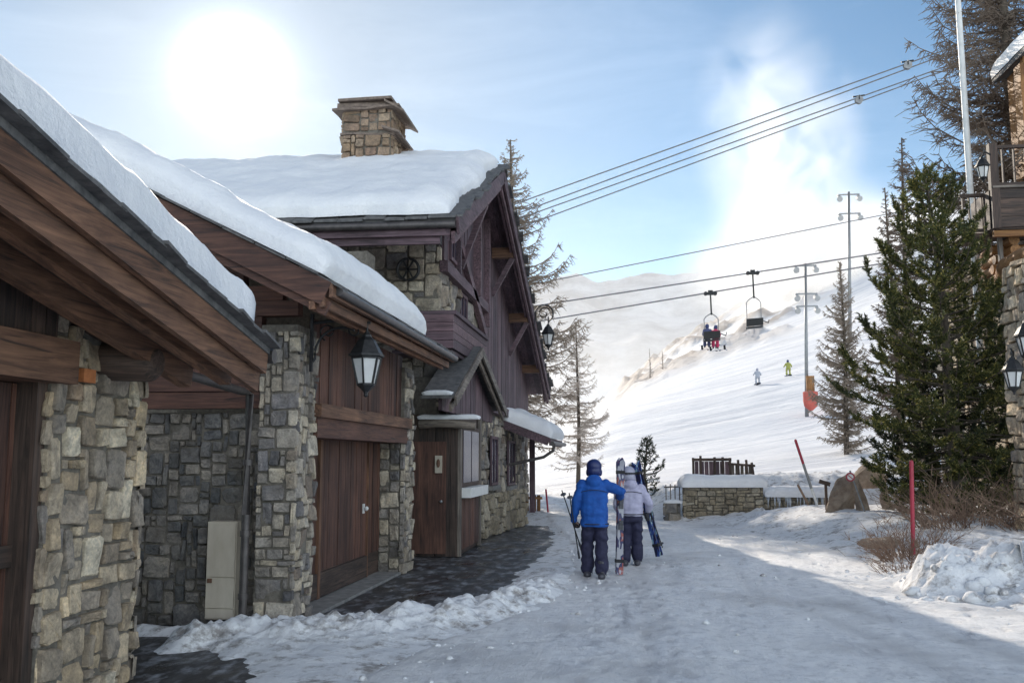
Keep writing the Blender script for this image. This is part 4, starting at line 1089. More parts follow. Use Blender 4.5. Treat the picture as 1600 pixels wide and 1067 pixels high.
# ================================================================== right-hand chalet (edge of frame)
rc_ = thing('chalet', 'log and stone chalet with balconies at the right edge', 'chalet', (10.5,25,0))
def RB(px, py, Y=24.0): return atY(px, py, Y)
mb = MB(); mb.box(9.10,14,23.95,30,-.2,7.0); mb.build('wall', M['mortar'], rc_)
mb = MB(); rubble(mb, (9.06,23.93,-.1), (1,0,0), (0,0,1), 3.2, 7.1, .13, 101, .07, None); rubble(mb, (9.08,29,-.1), (0,-1,0), (0,0,1), 5.0, 7.0, .16, 102, .07, None); mb.build('stone_facing', M['pale'], rc_)
lg = MB()
for k in range(6):
    z = 5.62 + k*.235; lg.tube([(8.85,22.95+.05*(k%2),z),(8.85,24.9,z)], .12, 12); 
lg.build('log_wall', M['honey_y'], rc_, smooth=True, sharp=50)
lg = MB()
for k in range(5):
    z = 5.73 + k*.235; lg.tube([(8.5+.06*(k%2),23.5,z),(9.3,23.5,z)], .115, 12)
lg.build('log_wall', M['honey_x'], rc_, smooth=True, sharp=50)
def railing(parent, p0, p1, z0, z1, n, mat='dark'):
    p0 = Vector(p0); p1 = Vector(p1); r_ = MB(); up = Vector((0,0,1))
    r_.bar(p0+up*(z1), p1+up*(z1), .10, .07); r_.bar(p0+up*(z0+.06), p1+up*(z0+.06), .07, .07)
    rl = r_.build('railing', M[mat+'_x'], parent)
    b_ = MB()
    for k in range(n):
        p = p0.lerp(p1, (k+.5)/n); b_.bar(p+up*(z0+.09), p+up*(z1-.03), .075, .025)
    b_.build('balusters', M[mat+'_z'], rl); return rl
bl = MB(); bl.box(8.32,12,22.7,24,6.98,7.05); boards(bl, (8.3,22.7,7.02), (0,0,1), (1,0,0), .90, 3.7, 4, -.05, .008, 103); bl.box(8.28,8.34,22.72,24,7.02,7.92)
bal = bl.build('balcony', M['dark_x'], rc_)
mb = MB(); mb.box(8.28,8.46,22.62,22.8,7.0,9.0); mb.build('post', M['dark_z'], bal)
mb = MB(); mb.bar((8.3,22.66,7.96),(12,22.66,7.96),.12,.05); mb.build('cap_rail', M['grey_x'], bal)
railing(bal, (8.46,22.72,0), (12,22.72,0), 7.98, 8.92, 14)
mb = MB(); mb.bar((8.32,22.8,6.90),(12,22.8,6.90),.12,.14); mb.build('joist', M['honey_x'], bal)
b2_ = MB(); b2_.box(7.75,8.65,23.2,24.2,6.92,7.02); bal2 = b2_.build('balcony', M['dark_x'], rc_)
railing(bal2, (7.75,23.2,0), (8.6,23.2,0), 7.02, 7.92, 6); 
mb = MB(); mb.bar((8.58,23.14,6.0),(8.58,23.14,7.98),.09,.09); mb.build('post', M['grey_z'], bal2)
mb = MB(); mb.box(9.85,14,24.0,25.4,7,11.6); mb.box(9.68,9.86,23.95,24.1,7.9,11.6); mb.build('upper_wall', M['honey_z'], rc_)
mb = MB(); mb.box(9.58,9.68,23.9,24.3,8.6,11.4); mb.build('shutter', M['honey_z'], rc_)
mb = MB(); mb.slab([(9.55,23.2,11.65),(14,23.2,13.5),(14,25.6,13.5),(9.55,25.6,11.65)], .12); rr_ = mb.build('roof', M['slate'], rc_)
snow_cap('roof_snow', (9.55,23.2,11.67), Vector((4.5,0,1.83)), (0,1,0), 4.6, 2.4, .4, M['roof_snow'], rr_, 40, 40, edge=.4, wob=.1, seed=28)
bln = thing('wall_lantern', 'dark lantern fixed to the outer corner post of the upper balcony', 'lantern', (8.2,22.6,8.0))
mb = MB(); mb.tube([(8.30,22.62,8.72),(8.16,22.6,8.80),(8.10,22.6,8.66)], .022, 8); mb.build('bracket', M['iron'], bln, smooth=True)
lantern(bln, (8.10,22.6,8.68), .62, 6)
mb = MB(); mb.box(6.93,8.2,17.55,18.6,-.3,5.3); mb.build('stone_pillar', M['mortar'], rc_)
mb = MB(); rubble(mb, (6.90,17.52,-.2), (1,0,0), (0,0,1), 1.3, 5.5, .12, 111, .07, BIG); rubble(mb, (6.90,18.6,-.2), (0,-1,0), (0,0,1), 1.08, 5.5, .12, 112, .07, BIG); mb.build('stone_facing', M['pale'], rc_)
mb = MB(); mb.tube([(7.15,17.3,5.45),(7.5,20,5.6),(8.6,23.2,5.9)], .17, 12); mb.build('log_beam', M['honey_y'], rc_, smooth=True, sharp=50)
for (px, py, s_, lb) in ((1581, 556, .66, 'small black lantern on the left face of the stone pillar below the balconies'), (1603, 498, .78, 'larger black lantern cut by the right edge above the small one on the pillar')):
    hp = atY(px, py, 17.1); wl = thing('wall_lantern', lb, 'lantern', hp)
    mb = MB(); mb.tube([hp+Vector((.16,.40,-.05)), hp+Vector((.12,.25,.10)), hp+Vector((0,.03,.12)), hp], .018, 8); mb.build('bracket', M['iron'], wl, smooth=True)
    lantern(wl, hp, s_, 6)
# flag pole
fp = thing('flagpole', 'tall pale flagpole rising behind the balcony railing', 'flagpole', (8.55,24.9,0))
mb = MB(); mb.tube([(8.62,24.9,0),(8.60,24.9,9),(8.55,24.9,18)], [.085,.08,.065], 12); mb.build('pole', M['white_paint'], fp, smooth=True, sharp=50)
mb = MB(); mb.lathe([(.14,0),(.14,.35),(.10,.42)], (8.61,24.9,7.05), 12); mb.build('collar', M['white_paint'], fp, smooth=True, sharp=50)

# ================================================================== trees
def larch(label, base, H, R, seed, mat='larch_twig', n=70, crown0=.12, tr=.16, sub=9, tw=.012, lean=0.0, droop=.25, group='bare winter larches'):
    rnd = random.Random(seed); base = Vector(base)
    t = thing('larch_tree', label, 'tree', base, group)
    def tp(f): return base + Vector((lean*H*f + .02*H*sin(f*5+seed)*.3, .0, H*f))
    mb = MB(); mb.tube([tp(k/12) for k in range(13)], [tr*(1-k/12.6)**.8 + .012 for k in range(13)], 8); mb.build('trunk', M['bark'], t, smooth=True)
    cr = MB()
    for k in range(n):
        f = crown0 + (1-crown0)*((k+rnd.random())/n)**.92
        prof = (1-f)**.75 * (.55 + .45*sst(crown0-.05, crown0+.25, f))
        L = R*max(.06, prof)*rnd.uniform(.6,1.2); az = rnd.uniform(0,2*pi)
        d0 = Vector((cos(az), sin(az), 0)); el = rnd.uniform(-.1,.35) + .45*f
        p = tp(f); pts = [p.copy()]; m_ = 7
        for q in range(m_):
            s = (q+1)/m_; e = el - droop*sin(pi*min(1, s*1.1))*1.6 + .55*s*s
            p = p + (d0*cos(e) + Vector((0,0,sin(e))))*(L/m_) + Vector((rnd.uniform(-1,1),rnd.uniform(-1,1),rnd.uniform(-1,1)))*L*.02
            pts.append(p.copy())
        r0 = tw*(1.2+1.6*L/R); cr.tube(pts, [r0*(1-.8*q/m_) for q in range(m_+1)], 4, cap=False)
        for q in range(1, m_+1):
            for _ in range(max(1, round(sub*L/R))):
                s = rnd.random(); a = pts[q-1].lerp(pts[q], s); side = rnd.choice((-1,1))
                dd = (d0*rnd.uniform(.2,.9) + Vector((-d0.y,d0.x,0))*side*rnd.uniform(.3,1) + Vector((0,0,rnd.uniform(-.75,.3)))).normalized()
                l2 = L*rnd.uniform(.08,.28)*(1.15-q/m_*.6) + .05
                b_ = a + dd*l2*.55 + Vector((0,0,-.05*l2)); c_ = b_ + (dd + Vector((0,0,rnd.uniform(-.4,.5)))).normalized()*l2*.5
                cr.tube([a,b_,c_], [tw*.75,tw*.6,tw*.3], 3, cap=False)
                if l2 > .14:
                    for _2 in range(2):
                        e2 = a.lerp(b_, rnd.uniform(.3,1)); f2 = e2 + (dd*.5 + Vector((rnd.uniform(-1,1),rnd.uniform(-1,1),rnd.uniform(-1,.4)))).normalized()*l2*.4
                        cr.tube([e2,f2], [tw*.55,tw*.25], 3, cap=False)
    cr.build('crown', M[mat], t)
    return t

def conifer(name, label, base, top, R, seed, mat='needles', n=230, prof=None, nl=.085, nw=.013, tr=.16, bare=.10, dens=1.0, group=None, up=1.0):
    rnd = random.Random(seed); base = Vector(base); top = Vector(top); H = (top-base).z
    t = thing(name, label, 'tree', base, group)
    def tp(f): return base.lerp(top, f) + Vector((.05*sin(f*6+seed), .05*cos(f*5+seed), 0))
    mb = MB(); mb.tube([tp(k/14) for k in range(15)], [tr*(1-k/14.5)**.85+.01 for k in range(15)], 9); mb.build('trunk', M['bark'], t, smooth=True)
    limbs = MB(); cr = MB(); V = cr.v; F = cr.f
    def needle(p, d, l, w):
        s = d.cross(Vector((rnd.uniform(-1,1),rnd.uniform(-1,1),rnd.uniform(-1,1))))
        if s.length < 1e-4: return
        s.normalize(); s *= w; k = len(V)
        V.extend((p - s, p + s, p + d*l*.6 + s*1.0, p + d*l)); F.append((k, k+1, k+2, k+3))
    for k in range(n):
        f = bare + (1-bare)*((k+rnd.random())/n)**1.05
        L = R*prof(f)*rnd.uniform(.55,1.15); az = k*2.39996 + rnd.uniform(-.5,.5)
        d0 = Vector((cos(az), sin(az), 0)); el = -.25 + .95*f + rnd.uniform(-.15,.2)
        p = tp(f); pts = [p.copy()]; m_ = 7
        for q in range(m_):
            s = (q+1)/m_; e = el - .12*sin(pi*s) + up*.75*s*s*s
            p = p + (d0*cos(e) + Vector((0,0,sin(e))))*(L/m_) + Vector((rnd.uniform(-1,1),rnd.uniform(-1,1),rnd.uniform(-1,1)))*L*.018; pts.append(p.copy())
        limbs.tube(pts, [.022*(1-.75*q/m_)*min(1,L+.3) for q in range(m_+1)], 4, cap=False)
        nt_ = max(4, int(L*11*dens))
        twigs = [(pts[-2], pts[-1], 1.0)]
        for q in range(nt_):
            s = (rnd.uniform(.15, 1.0)**.7)*m_; i = min(m_-1, int(s)); a = pts[i].lerp(pts[i+1], s-i)
            fw = (pts[i+1]-pts[i]).normalized(); side = Vector((-d0.y,d0.x,0))*rnd.choice((-1,1))
            dd = (fw*rnd.uniform(.4,1) + side*rnd.uniform(.25,1) + Vector((0,0,rnd.uniform(-.05,.8)*up))).normalized()
            l2 = rnd.uniform(.16,.42)*(1.2 - s/m_*.4)*min(1, .40+L*.5)
            twigs.append((a, a + dd*l2 + Vector((0,0,.25*l2*l2*4*up*.3)), l2))
        for a, b_, l2 in twigs:
            ln = (b_-a).length; dv = (b_-a).normalized() if ln > 0 else Vector((0,0,1))
            for q in range(max(5, int(ln*170*dens))):
                s = rnd.random()**.8; r_ = Vector((rnd.gauss(0,1),rnd.gauss(0,1),rnd.gauss(0,1))).normalized()
                nd = (dv*.75 + r_*.8).normalized(); needle(a + dv*ln*s, nd, nl*rnd.uniform(.7,1.2), nw*rnd.uniform(.35,.6))
    limbs.build('branches', M['bark'], t); cr.build('foliage', M[mat], t)
    return t
sp_prof = lambda f: min(1, (1-f)*1.9 + .03)**.8 * (.75 + .25*sst(.05,.3,f))
conifer('pine_tree', 'big dark green pine with upturned branches filling the right side', (6.85,21.2,gz(6.85,21.2)-.2), atY(1446,272,21), 2.2, 4, prof=sp_prof, n=185, dens=1.0, nw=.022, bare=.05)
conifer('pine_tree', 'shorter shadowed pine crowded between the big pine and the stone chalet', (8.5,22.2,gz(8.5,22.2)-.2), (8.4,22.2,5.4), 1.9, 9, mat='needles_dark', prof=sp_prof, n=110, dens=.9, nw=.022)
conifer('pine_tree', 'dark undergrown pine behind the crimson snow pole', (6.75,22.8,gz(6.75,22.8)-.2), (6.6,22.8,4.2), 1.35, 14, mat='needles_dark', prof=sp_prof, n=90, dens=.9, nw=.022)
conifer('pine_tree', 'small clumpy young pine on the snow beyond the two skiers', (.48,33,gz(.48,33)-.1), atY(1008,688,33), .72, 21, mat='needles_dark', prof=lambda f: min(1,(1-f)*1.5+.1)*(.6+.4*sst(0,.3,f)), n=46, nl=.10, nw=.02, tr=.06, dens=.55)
larch('tall bare larch rising behind the chalet gable', (-5.6,45,0), 17.2, 5.2, 5, n=230, mat='larch_warm', tw=.024, tr=.24, sub=12)
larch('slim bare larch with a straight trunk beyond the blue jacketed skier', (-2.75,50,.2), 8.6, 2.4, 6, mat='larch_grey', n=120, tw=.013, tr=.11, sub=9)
larch('towering brown larch at the top right behind the flagpole', (10.6,27,0), 19.5, 5.2, 7, n=300, mat='larch_twig', tw=.018, tr=.30, sub=15, crown0=.25)
larch('thin bare larch poking up just left of the flagpole', (9.25,33,0), 12.6, 2.1, 8, n=150, tw=.018, tr=.12)
larch('thinner bare larch at the left edge of the big pine top', (9.5,36,.5), 11.2, 1.7, 12, n=110, tw=.018, tr=.10)
larch('rust tinted larch standing left of the big pine', (10.3,48,1.3), 10.0, 2.4, 11, mat='larch_warm', n=190, tw=.020, tr=.13, crown0=.08, droop=.1)
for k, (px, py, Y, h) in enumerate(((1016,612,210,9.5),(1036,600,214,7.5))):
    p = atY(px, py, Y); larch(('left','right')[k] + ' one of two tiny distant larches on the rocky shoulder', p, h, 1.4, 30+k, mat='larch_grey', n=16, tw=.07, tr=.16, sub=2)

def shrub(label, c, R, H, seed, n, mat='shrub', r=.006, group='bare shrubs on the verge'):
    rnd = random.Random(seed); mb = MB(); c = Vector(c)
    for k in range(n):
        a = rnd.uniform(0,2*pi); q = sqrt(rnd.random()); b_ = c + Vector((cos(a)*R*q*.7, sin(a)*R*q*.5, -.1))
        d = Vector((cos(a)*q*.7+rnd.uniform(-.4,.4), sin(a)*q*.7+rnd.uniform(-.4,.4), rnd.uniform(.6,1.3))).normalized(); L = H*rnd.uniform(.5,1.1)
        pts = [b_]; 
        for s in range(4): d = (d+Vector((rnd.uniform(-.3,.3),rnd.uniform(-.3,.3),-.12))).normalized(); pts.append(pts[-1]+d*L/4)
        mb.tube(pts, [r*(1.5-.3*s) for s in range(5)], 3, cap=False)
        for s in range(5):
            i = rnd.randint(1,4); e = pts[i]; dd = (d+Vector((rnd.uniform(-1,1),rnd.uniform(-1,1),rnd.uniform(-.3,.8)))).normalized()
            mb.tube([e, e+dd*L*rnd.uniform(.15,.35)], [r*.8,r*.4], 3, cap=False)
    o = mb.build('shrub', M[mat], None); recentre(o, c); tag(o, label, 'shrub', group); return o
shrub('tangled reddish brown bare shrub at the road edge before the pine', (4.55,16.9,gz(4.55,16.9)), .75, .75, 3, 150)
shrub('small snowy twig clump lowest on the verge beside the snow bank', (4.15,15.6,gz(4.15,15.6)-.1), .45, .45, 4, 70)
shrub('brown bare brush under the pine behind the crimson pole', (6.2,19.2,gz(6.2,19.2)), 1.3, 1.0, 5, 200)
shrub('dark brush behind the snow bank below the stone chalet', (7.3,18.4,gz(7.3,18.4)), 1.0, 1.1, 6, 140)

# ================================================================== ski lift
def wire(label, a, b_, r, sag, grp):
    a = Vector(a); b_ = Vector(b_); mb = MB()
    mb.tube([a.lerp(b_,k/24) - Vector((0,0,sag*4*(k/24)*(1-k/24))) for k in range(25)], r, 6)
    o = mb.build('cable', M['cable'], None, smooth=True); recentre(o, a); tag(o, label, 'cable', grp); return o
YL = 58
def ext(p, q, Y, t0, t1):
    A_, B2_ = atY(*p, Y), atY(*q, Y); return A_+(B2_-A_)*t0, A_+(B2_-A_)*t1
G = 'chairlift cables'
c1 = ext((850,476),(1340,401),YL,-.5,2.2); wire('chairlift cable the empty chair hangs from', *c1, .045, 0, G)
c2 = ext((872,497),(1330,420),YL,-.5,2.2); wire('lowest chairlift cable carrying the occupied chair', *c2, .045, 0, G)
c3 = ext((870,437),(1380,336),64,-.5,2.0); wire('single thin cable above the two chairlift cables', *c3, .035, 0, G)
GU = 'upper cableway cables'
for (p, q, Y, lb) in (((830,310),(1428,96),40,'topmost of the four cableway cables crossing the sky'),((830,326),(1428,104),40,'second highest of the four cableway cables'),
                      ((830,335),(1428,122),42,'third of the four cableway cables below the topmost pair'),((830,349),(1428,128),42,'lowest of the four cableway cables in the sky')):
    wire(lb, *ext(p, q, Y, -.3, 1.6), .027, 0, GU)
for px, py, Y, lb in ((1342,155,42,'small round sheave on the lower cableway pair'),(1418,101,40,'small round sheave near the larch on the upper cableway pair')):
    t = thing('sheave', lb, 'pulley', atY(px,py,Y)); c = atY(px,py,Y)
    mb = MB(); mb.tube([c+Vector((0,-.09,-.05)),c+Vector((0,-.06,-.05)),c+Vector((0,.06,-.05)),c+Vector((0,.09,-.05))], [.17,.13,.13,.17], 16); mb.build('wheel', M['steel'], t, smooth=True, sharp=40)
    mb = MB(); mb.bar(c+Vector((-.25,0,.1)), c+Vector((.25,0,.16)), .05, .06); mb.bar(c+Vector((0,-.11,-.05)), c+Vector((0,-.11,.14)), .05, .03); mb.build('hanger', M['iron'], t)
def chair(label, px, py, seat_py):
    c = atY(px, py, YL); t = thing('lift_chair', label, 'chairlift chair', c); s = atY(px, seat_py, YL).z
    h = c.z - s
    mb = MB(); mb.box(c.x-.38,c.x+.38,YL-.06,YL+.06,c.z-.04,c.z+.10); mb.box(c.x-.14,c.x+.14,YL-.09,YL+.09,c.z+.10,c.z+.24); mb.tube([(c.x-.28,YL-.1,c.z+.05),(c.x-.28,YL+.1,c.z+.05)], .12, 10); mb.tube([(c.x+.28,YL-.1,c.z+.05),(c.x+.28,YL+.1,c.z+.05)], .12, 10)
    mb.build('clamp', M['iron'], t)
    zt = c.z - h*.50; dx = .42
    mb = MB(); mb.bar((c.x,YL,c.z),(c.x+.03,YL,zt+.15),.09,.09); mb.build('hanger', M['iron'], t)
    mb = MB(); 
    for sx in (-1,1):
        mb.tube([(c.x+.03,YL,zt+.25),(c.x+sx*dx*.7,YL,zt+.05),(c.x+sx*dx,YL,zt-.12),(c.x+sx*dx,YL,s+.1),(c.x+sx*dx*1.05,YL-.25,s)], .035, 6)
    mb.build('frame', M['steel'], t, smooth=True)
    mb = MB(); mb.slab([(c.x-.50,YL-.15,s+.02),(c.x+.50,YL-.2,s+.10),(c.x+.56,YL+.5,s+.14),(c.x-.44,YL+.5,s+.06)], .10); mb.build('seat', M['iron'], t)
    mb = MB(); mb.prism([(c.x-.48,YL-.2,s+.05),(c.x+.5,YL-.25,s+.12),(c.x+.5,YL-.32,s+.55),(c.x-.48,YL-.27,s+.5)], (0,.05,0)); mb.build('backrest', M['iron'], t)
    mb = MB(); mb.tube([(c.x+dx,YL,s+.45),(c.x+.9,YL+.5,s+.35),(c.x+.95,YL+.55,s+.55)], .03, 6); mb.build('safety_bar', M['iron'], t)
    return c, s
chair('empty chairlift chair hanging from the upper chairlift cable', 1176, 428, 512)
cc_, cs_ = chair('occupied chairlift chair hanging from the lowest cable', 1110, 460, 532)
def mast(label, px, Y, py0, py1, pad):
    b_ = atY(px, py0, Y); tpx = px - .012*(py0-py1)*.6; tp_ = atY(tpx, py1, Y); t = thing('floodlight_mast', label, 'floodlight mast', b_)
    mb = MB(); mb.tube([b_-Vector((0,0,1)), tp_], [.14*Y/70, .09*Y/70], 10); mb.build('pole', M['steel'], t, smooth=True)
    k = Y/70
    for q, z in enumerate((-.15, -2.2, -3.1) if pad else (-.2,-1.6)):
        z *= k; mb = MB(); mb.bar(tp_+Vector((-.75*k,0,z)), tp_+Vector((.75*k,0,z)), .09*k, .10*k); mb.build('crossarm', M['steel'], t)
        for sx in (-1,1):
            c = tp_+Vector((sx*.62*k,-.05,z-.28*k)); mb = MB()
            mb.tube([c+Vector((sx*.10*k,.2*k,.25*k)), c, c+Vector((sx*.08*k,-.25*k,-.12*k))], [.09*k,.18*k,.21*k], 10); mb.build('floodlight', M['floodlight'], t, smooth=True, sharp=50)
    if pad:
        z0 = b_.z; c = Vector((b_.x+.25, Y-.3, 0)); mb = MB()
        mb.lathe([(.12,z0-.35),(.45,z0-.05),(.52,z0+.3),(.52,z0+.95),(.42,z0+1.0)], c, 12); mb.build('crash_pad', M['red_pad'], t, smooth=True, sharp=40)
        mb = MB(); mb.box(c.x-.25,c.x+.3,Y-.35,Y+.2,z0+1.0,z0+2.1); mb.build('control_box', M['honey_z'], t)
mast('tall floodlight mast with a red crash pad at its foot on the piste', 1260, 70, 634, 412, True)
mast('far thin floodlight mast rising out of the snow mist', 1328, 130, 560, 300, False)
# ================================================================== people
def remesh(mb, name, mat, parent, vox, smooth_it=4, wrinkle=0.0, ws=9):
    me = bpy.data.meshes.new('tmp'); me.from_pydata([tuple(v) for v in mb.v], [], mb.f)
    bm = bmesh.new(); bm.from_mesh(me); bmesh.ops.recalc_face_normals(bm, faces=bm.faces[:]); bm.to_mesh(me); bm.free()
    o = bpy.data.objects.new('tmp', me); COL.objects.link(o)
    r = o.modifiers.new('r', 'REMESH'); r.mode = 'VOXEL'; r.voxel_size = vox; r.adaptivity = 0
    s = o.modifiers.new('s', 'SMOOTH'); s.iterations = smooth_it; s.factor = .5
    dg = bpy.context.evaluated_depsgraph_get(); ev = o.evaluated_get(dg); nm = bpy.data.meshes.new_from_object(ev)
    bpy.data.objects.remove(o); bpy.data.meshes.remove(me)
    if wrinkle:
        nrm = [v.normal.copy() for v in nm.vertices]
        for v, n_ in zip(nm.vertices, nrm):
            p = v.co; v.co = p + n_*wrinkle*(fbm(p.x, p.y*1.0, p.z*1.7, ws, 3) + .6*sin(p.z*34 + 4*nz(p.x,p.y,p.z,6)))
    for p in nm.polygons: p.use_smooth = True
    nm.name = name; nm.materials.clear(); nm.materials.append(mat)
    n2 = bpy.data.objects.new(name, nm); COL.objects.link(n2); n2.parent = parent
    return n2
def limb(mb, pts, rads, n=10):
    for i, (p, r) in enumerate(zip(pts, rads)):
        rr = r if hasattr(r, '__len__') else (r,r,r)
        mb.ell(p, rr, n, 7)
    mb.tube(pts, [(r if not hasattr(r,'__len__') else (r[0]+r[1])/2) for r in rads], n)
def torso(mb, prof, off=(0,0), n=16):
    vs = []; fs = []
    for (z, rx, ry, dx, dy) in prof:
        for k in range(n):
            t = 2*pi*k/n; ct, st_ = cos(t), sin(t)
            vs.append((off[0]+dx+rx*abs(ct)**.85*(1 if ct>0 else -1), off[1]+dy+ry*abs(st_)**.85*(1 if st_>0 else -1), z))
    m_ = len(prof)
    for i in range(m_-1):
        for k in range(n):
            k2 = (k+1)%n; fs.append((i*n+k,i*n+k2,(i+1)*n+k2,(i+1)*n+k))
    fs.append(tuple(range(n))[::-1]); fs.append(tuple((m_-1)*n+k for k in range(n)))
    mb.add(vs, fs)
def hand(mb, wrist, d, nrm, side, r=.0115, s=1.0, curl=1.25):
    "palm, four unequal curled fingers and a thumb; d = finger direction, nrm = palm normal, side = thumb direction"
    w = Vector(wrist); d = Vector(d).normalized(); nrm = Vector(nrm); nrm = (nrm - d*nrm.dot(d)).normalized(); side = d.cross(nrm)*side
    for a in (.025,.05,.075):
        for b_ in (-.024,0,.024): mb.ell(w + d*a*s + side*b_*s, (.021*s,.021*s,.021*s), 8, 6)
    limb(mb, [w-d*.02*s, w+d*.03*s], [.027*s,.026*s], 8)
    for q, (b_, L) in enumerate(((.034,.072),(.012,.082),(-.011,.077),(-.033,.060))):
        p = w + d*.088*s + side*b_*s; pts = [p - d*.02*s]; a = 0
        for g_ in range(3):
            pts.append(p.copy()); a += curl*(.75 + .08*q)*.62; p = p + (d*cos(a) + nrm*sin(a))*L*s/2.6
        pts.append(p.copy()); limb(mb, pts, [r*s, r*s, r*s*.97, r*s*.85], 7) if len(pts) == 4 else limb(mb, pts, [r*s]*len(pts), 7)
    p = w + d*.03*s + side*.03*s; limb(mb, [p, p + (side*.9+d*.7+nrm*.3).normalized()*.035*s, p + (side*.5+d*1.0+nrm*1.0).normalized()*.068*s], [r*1.25*s, r*1.15*s, r*s], 7)

def figure(label, loc, J, st, detail=True, group=None):
    "J: joints in local metres, x right, y forward, z up"
    t = thing('person', label, 'person', loc, group); V = Vector
    J = {k: V(v) for k, v in J.items()}
    vx = st.get('vox', .016)
    # continuous body
    b_ = MB(); hc = J['head']
    torso(b_, [(J['hip'].z-.08,.14,.10,J['hip'].x,J['hip'].y),(J['hip'].z+.05,.15,.105,J['hip'].x,J['hip'].y),(J['chest'].z,.155,.10,J['chest'].x,J['chest'].y),(J['neck'].z-.07,.16,.085,J['neck'].x,J['neck'].y),(J['neck'].z,.06,.06,J['neck'].x,J['neck'].y)])
    limb(b_, [J['neck']-V((0,0,.03)), hc-V((0,0,.08))], [.055,.052])
    b_.ell(hc, (.076,.092,.115), 14, 10); b_.ell(hc+V((0,.03,-.07)), (.055,.06,.05), 10, 7)
    fy = st.get('face', 1)
    b_.ell(hc+V((0,.097*fy,-.02)), (.014,.02,.024), 8, 6)
    for sx in (-1,1):
        b_.ell(hc+V((sx*.08,-.005,-.015)), (.014,.022,.032), 8, 6)
        b_.ell(hc+V((sx*.032,.083*fy,.005)), (.014,.010,.009), 8, 6)
    b_.ell(hc+V((0,.088*fy,-.062)), (.024,.012,.009), 8, 6)
    for s in 'LR':
        limb(b_, [J['sh'+s], J['el'+s], J['wr'+s]], [.052,.04,.03]); limb(b_, [J['hp'+s], J['kn'+s], J['an'+s]], [.078,.055,.04])
        if detail: 
            h_ = st['hand'+s]; hand(b_, J['wr'+s], h_[0], h_[1], h_[2], r=.010, s=.95)
        else: limb(b_, [J['wr'+s], J['wr'+s]+(J['wr'+s]-J['el'+s]).normalized()*.09], [.035,.04], 8)
        limb(b_, [J['an'+s], J['an'+s]+V((0,.12,-.05))], [.045,.04], 8)
    remesh(b_, 'body', M['skin'], t, vx*.8 if detail else .03, 2)
    # jacket
    c = MB(); hz_ = J['hip'].z; nk = J['neck']
    hem = st.get('hem', .10)
    torso(c, [(hz_-hem,.205,.15,J['hip'].x,J['hip'].y),(hz_-hem+.03,.212,.155,J['hip'].x,J['hip'].y),(hz_+.08,.20,.15,J['hip'].x,J['hip'].y),(J['chest'].z,.213,.15,J['chest'].x,J['chest'].y),(J['chest'].z+.13,.21,.135,nk.x,nk.y),(nk.z-.03,.15,.105,nk.x,nk.y),(nk.z+.045,.088,.088,nk.x,nk.y+.01),(nk.z+.075,.078,.08,nk.x,nk.y+.012)])
    if st.get('hood'): c.ell(nk+V((0,-.085,-.01)), (.125,.075,.10), 12, 8)
    for s in 'LR':
        limb(c, [J['sh'+s], J['sh'+s].lerp(J['el'+s],.5), J['el'+s], J['el'+s].lerp(J['wr'+s],.55), J['wr'+s]], [.088,.082,.074,.066,.056], 10)
    jk = remesh(c, 'jacket', M[st['jacket']], t, vx*.85 if detail else .03, 2, .011 if detail else 0)
    if detail:
        hb = MB(); zb_ = hz_-hem+.035
        n_ = 28; hb.tube([t.location+V((J['hip'].x+.214*cos(2*pi*q/n_), J['hip'].y+.157*sin(2*pi*q/n_), zb_)) for q in range(n_+1)], .009, 6, cap=False); hb.build('hem_cord', M['black_cloth'], jk, smooth=True)
        sb = MB(); zc = J['chest'].z+.10; sb.tube([t.location+V((x_*.19+J['chest'].x, J['chest'].y-.143+.05*abs(x_)**3, zc-.03*x_*x_)) for x_ in [q/8-1 for q in range(17)]], .005, 5, cap=False); sb.build('yoke_seam', M['black_cloth'], jk, smooth=True)
    # trousers
    p = MB(); torso(p, [(hz_-.16,.17,.13,J['hip'].x,J['hip'].y),(hz_,.175,.135,J['hip'].x,J['hip'].y),(hz_+.1,.165,.125,J['hip'].x,J['hip'].y)])
    for s in 'LR':
        cuff = J['an'+s].lerp(J['kn'+s], .12)
        limb(p, [J['hp'+s], J['hp'+s].lerp(J['kn'+s],.5), J['kn'+s], J['kn'+s].lerp(cuff,.5), cuff], [.115,.108,.097,.098,.104], 10)
    remesh(p, 'trousers', M[st['trousers']], t, vx*.85 if detail else .03, 2, .012 if detail else 0)
    for s in 'LR':
        an = J['an'+s]; fd = V(st.get('foot'+s, (0,1,0))).normalized()
        bt = MB(); limb(bt, [an+V((0,0,.12)), an+V((0,0,.02))], [.07,.07], 10)
        sole = an.z
        q0 = an - fd*.075 - V((0,0,sole-.045)) if not st.get('seated') else an - fd*.07 + V((0,0,-.05))
        limb(bt, [q0, q0+fd*.12, q0+fd*.215], [(.058,.06,.05),(.056,.06,.055),(.05,.055,.042)], 10)
        bt.tube([q0-V((0,0,.045))-fd*.05, q0-V((0,0,.045))+fd*.10, q0-V((0,0,.045))+fd*.26], [.045,.05,.04], 8) if False else None
        bo = remesh(bt, 'boot', M['boot'], t, .013 if detail else .03, 2)
        if detail:
            bk = MB()
            for k in range(3): 
                z = an.z + .05 - .045*k; bk.bar(V((an.x-.07,an.y+.055,z)), V((an.x+.07,an.y+.055,z+.01)), .018, .018)
                bk.box(an.x+.066,an.x+.08,an.y-.01,an.y+.05,z-.012,z+.015)
            bb = MB(); off = t.location
            bb.v = [v + off for v in bk.v]; bb.f = bk.f; bb.build('buckles', M['steel'], bo)
            bo.children[0].location = (0,0,0)
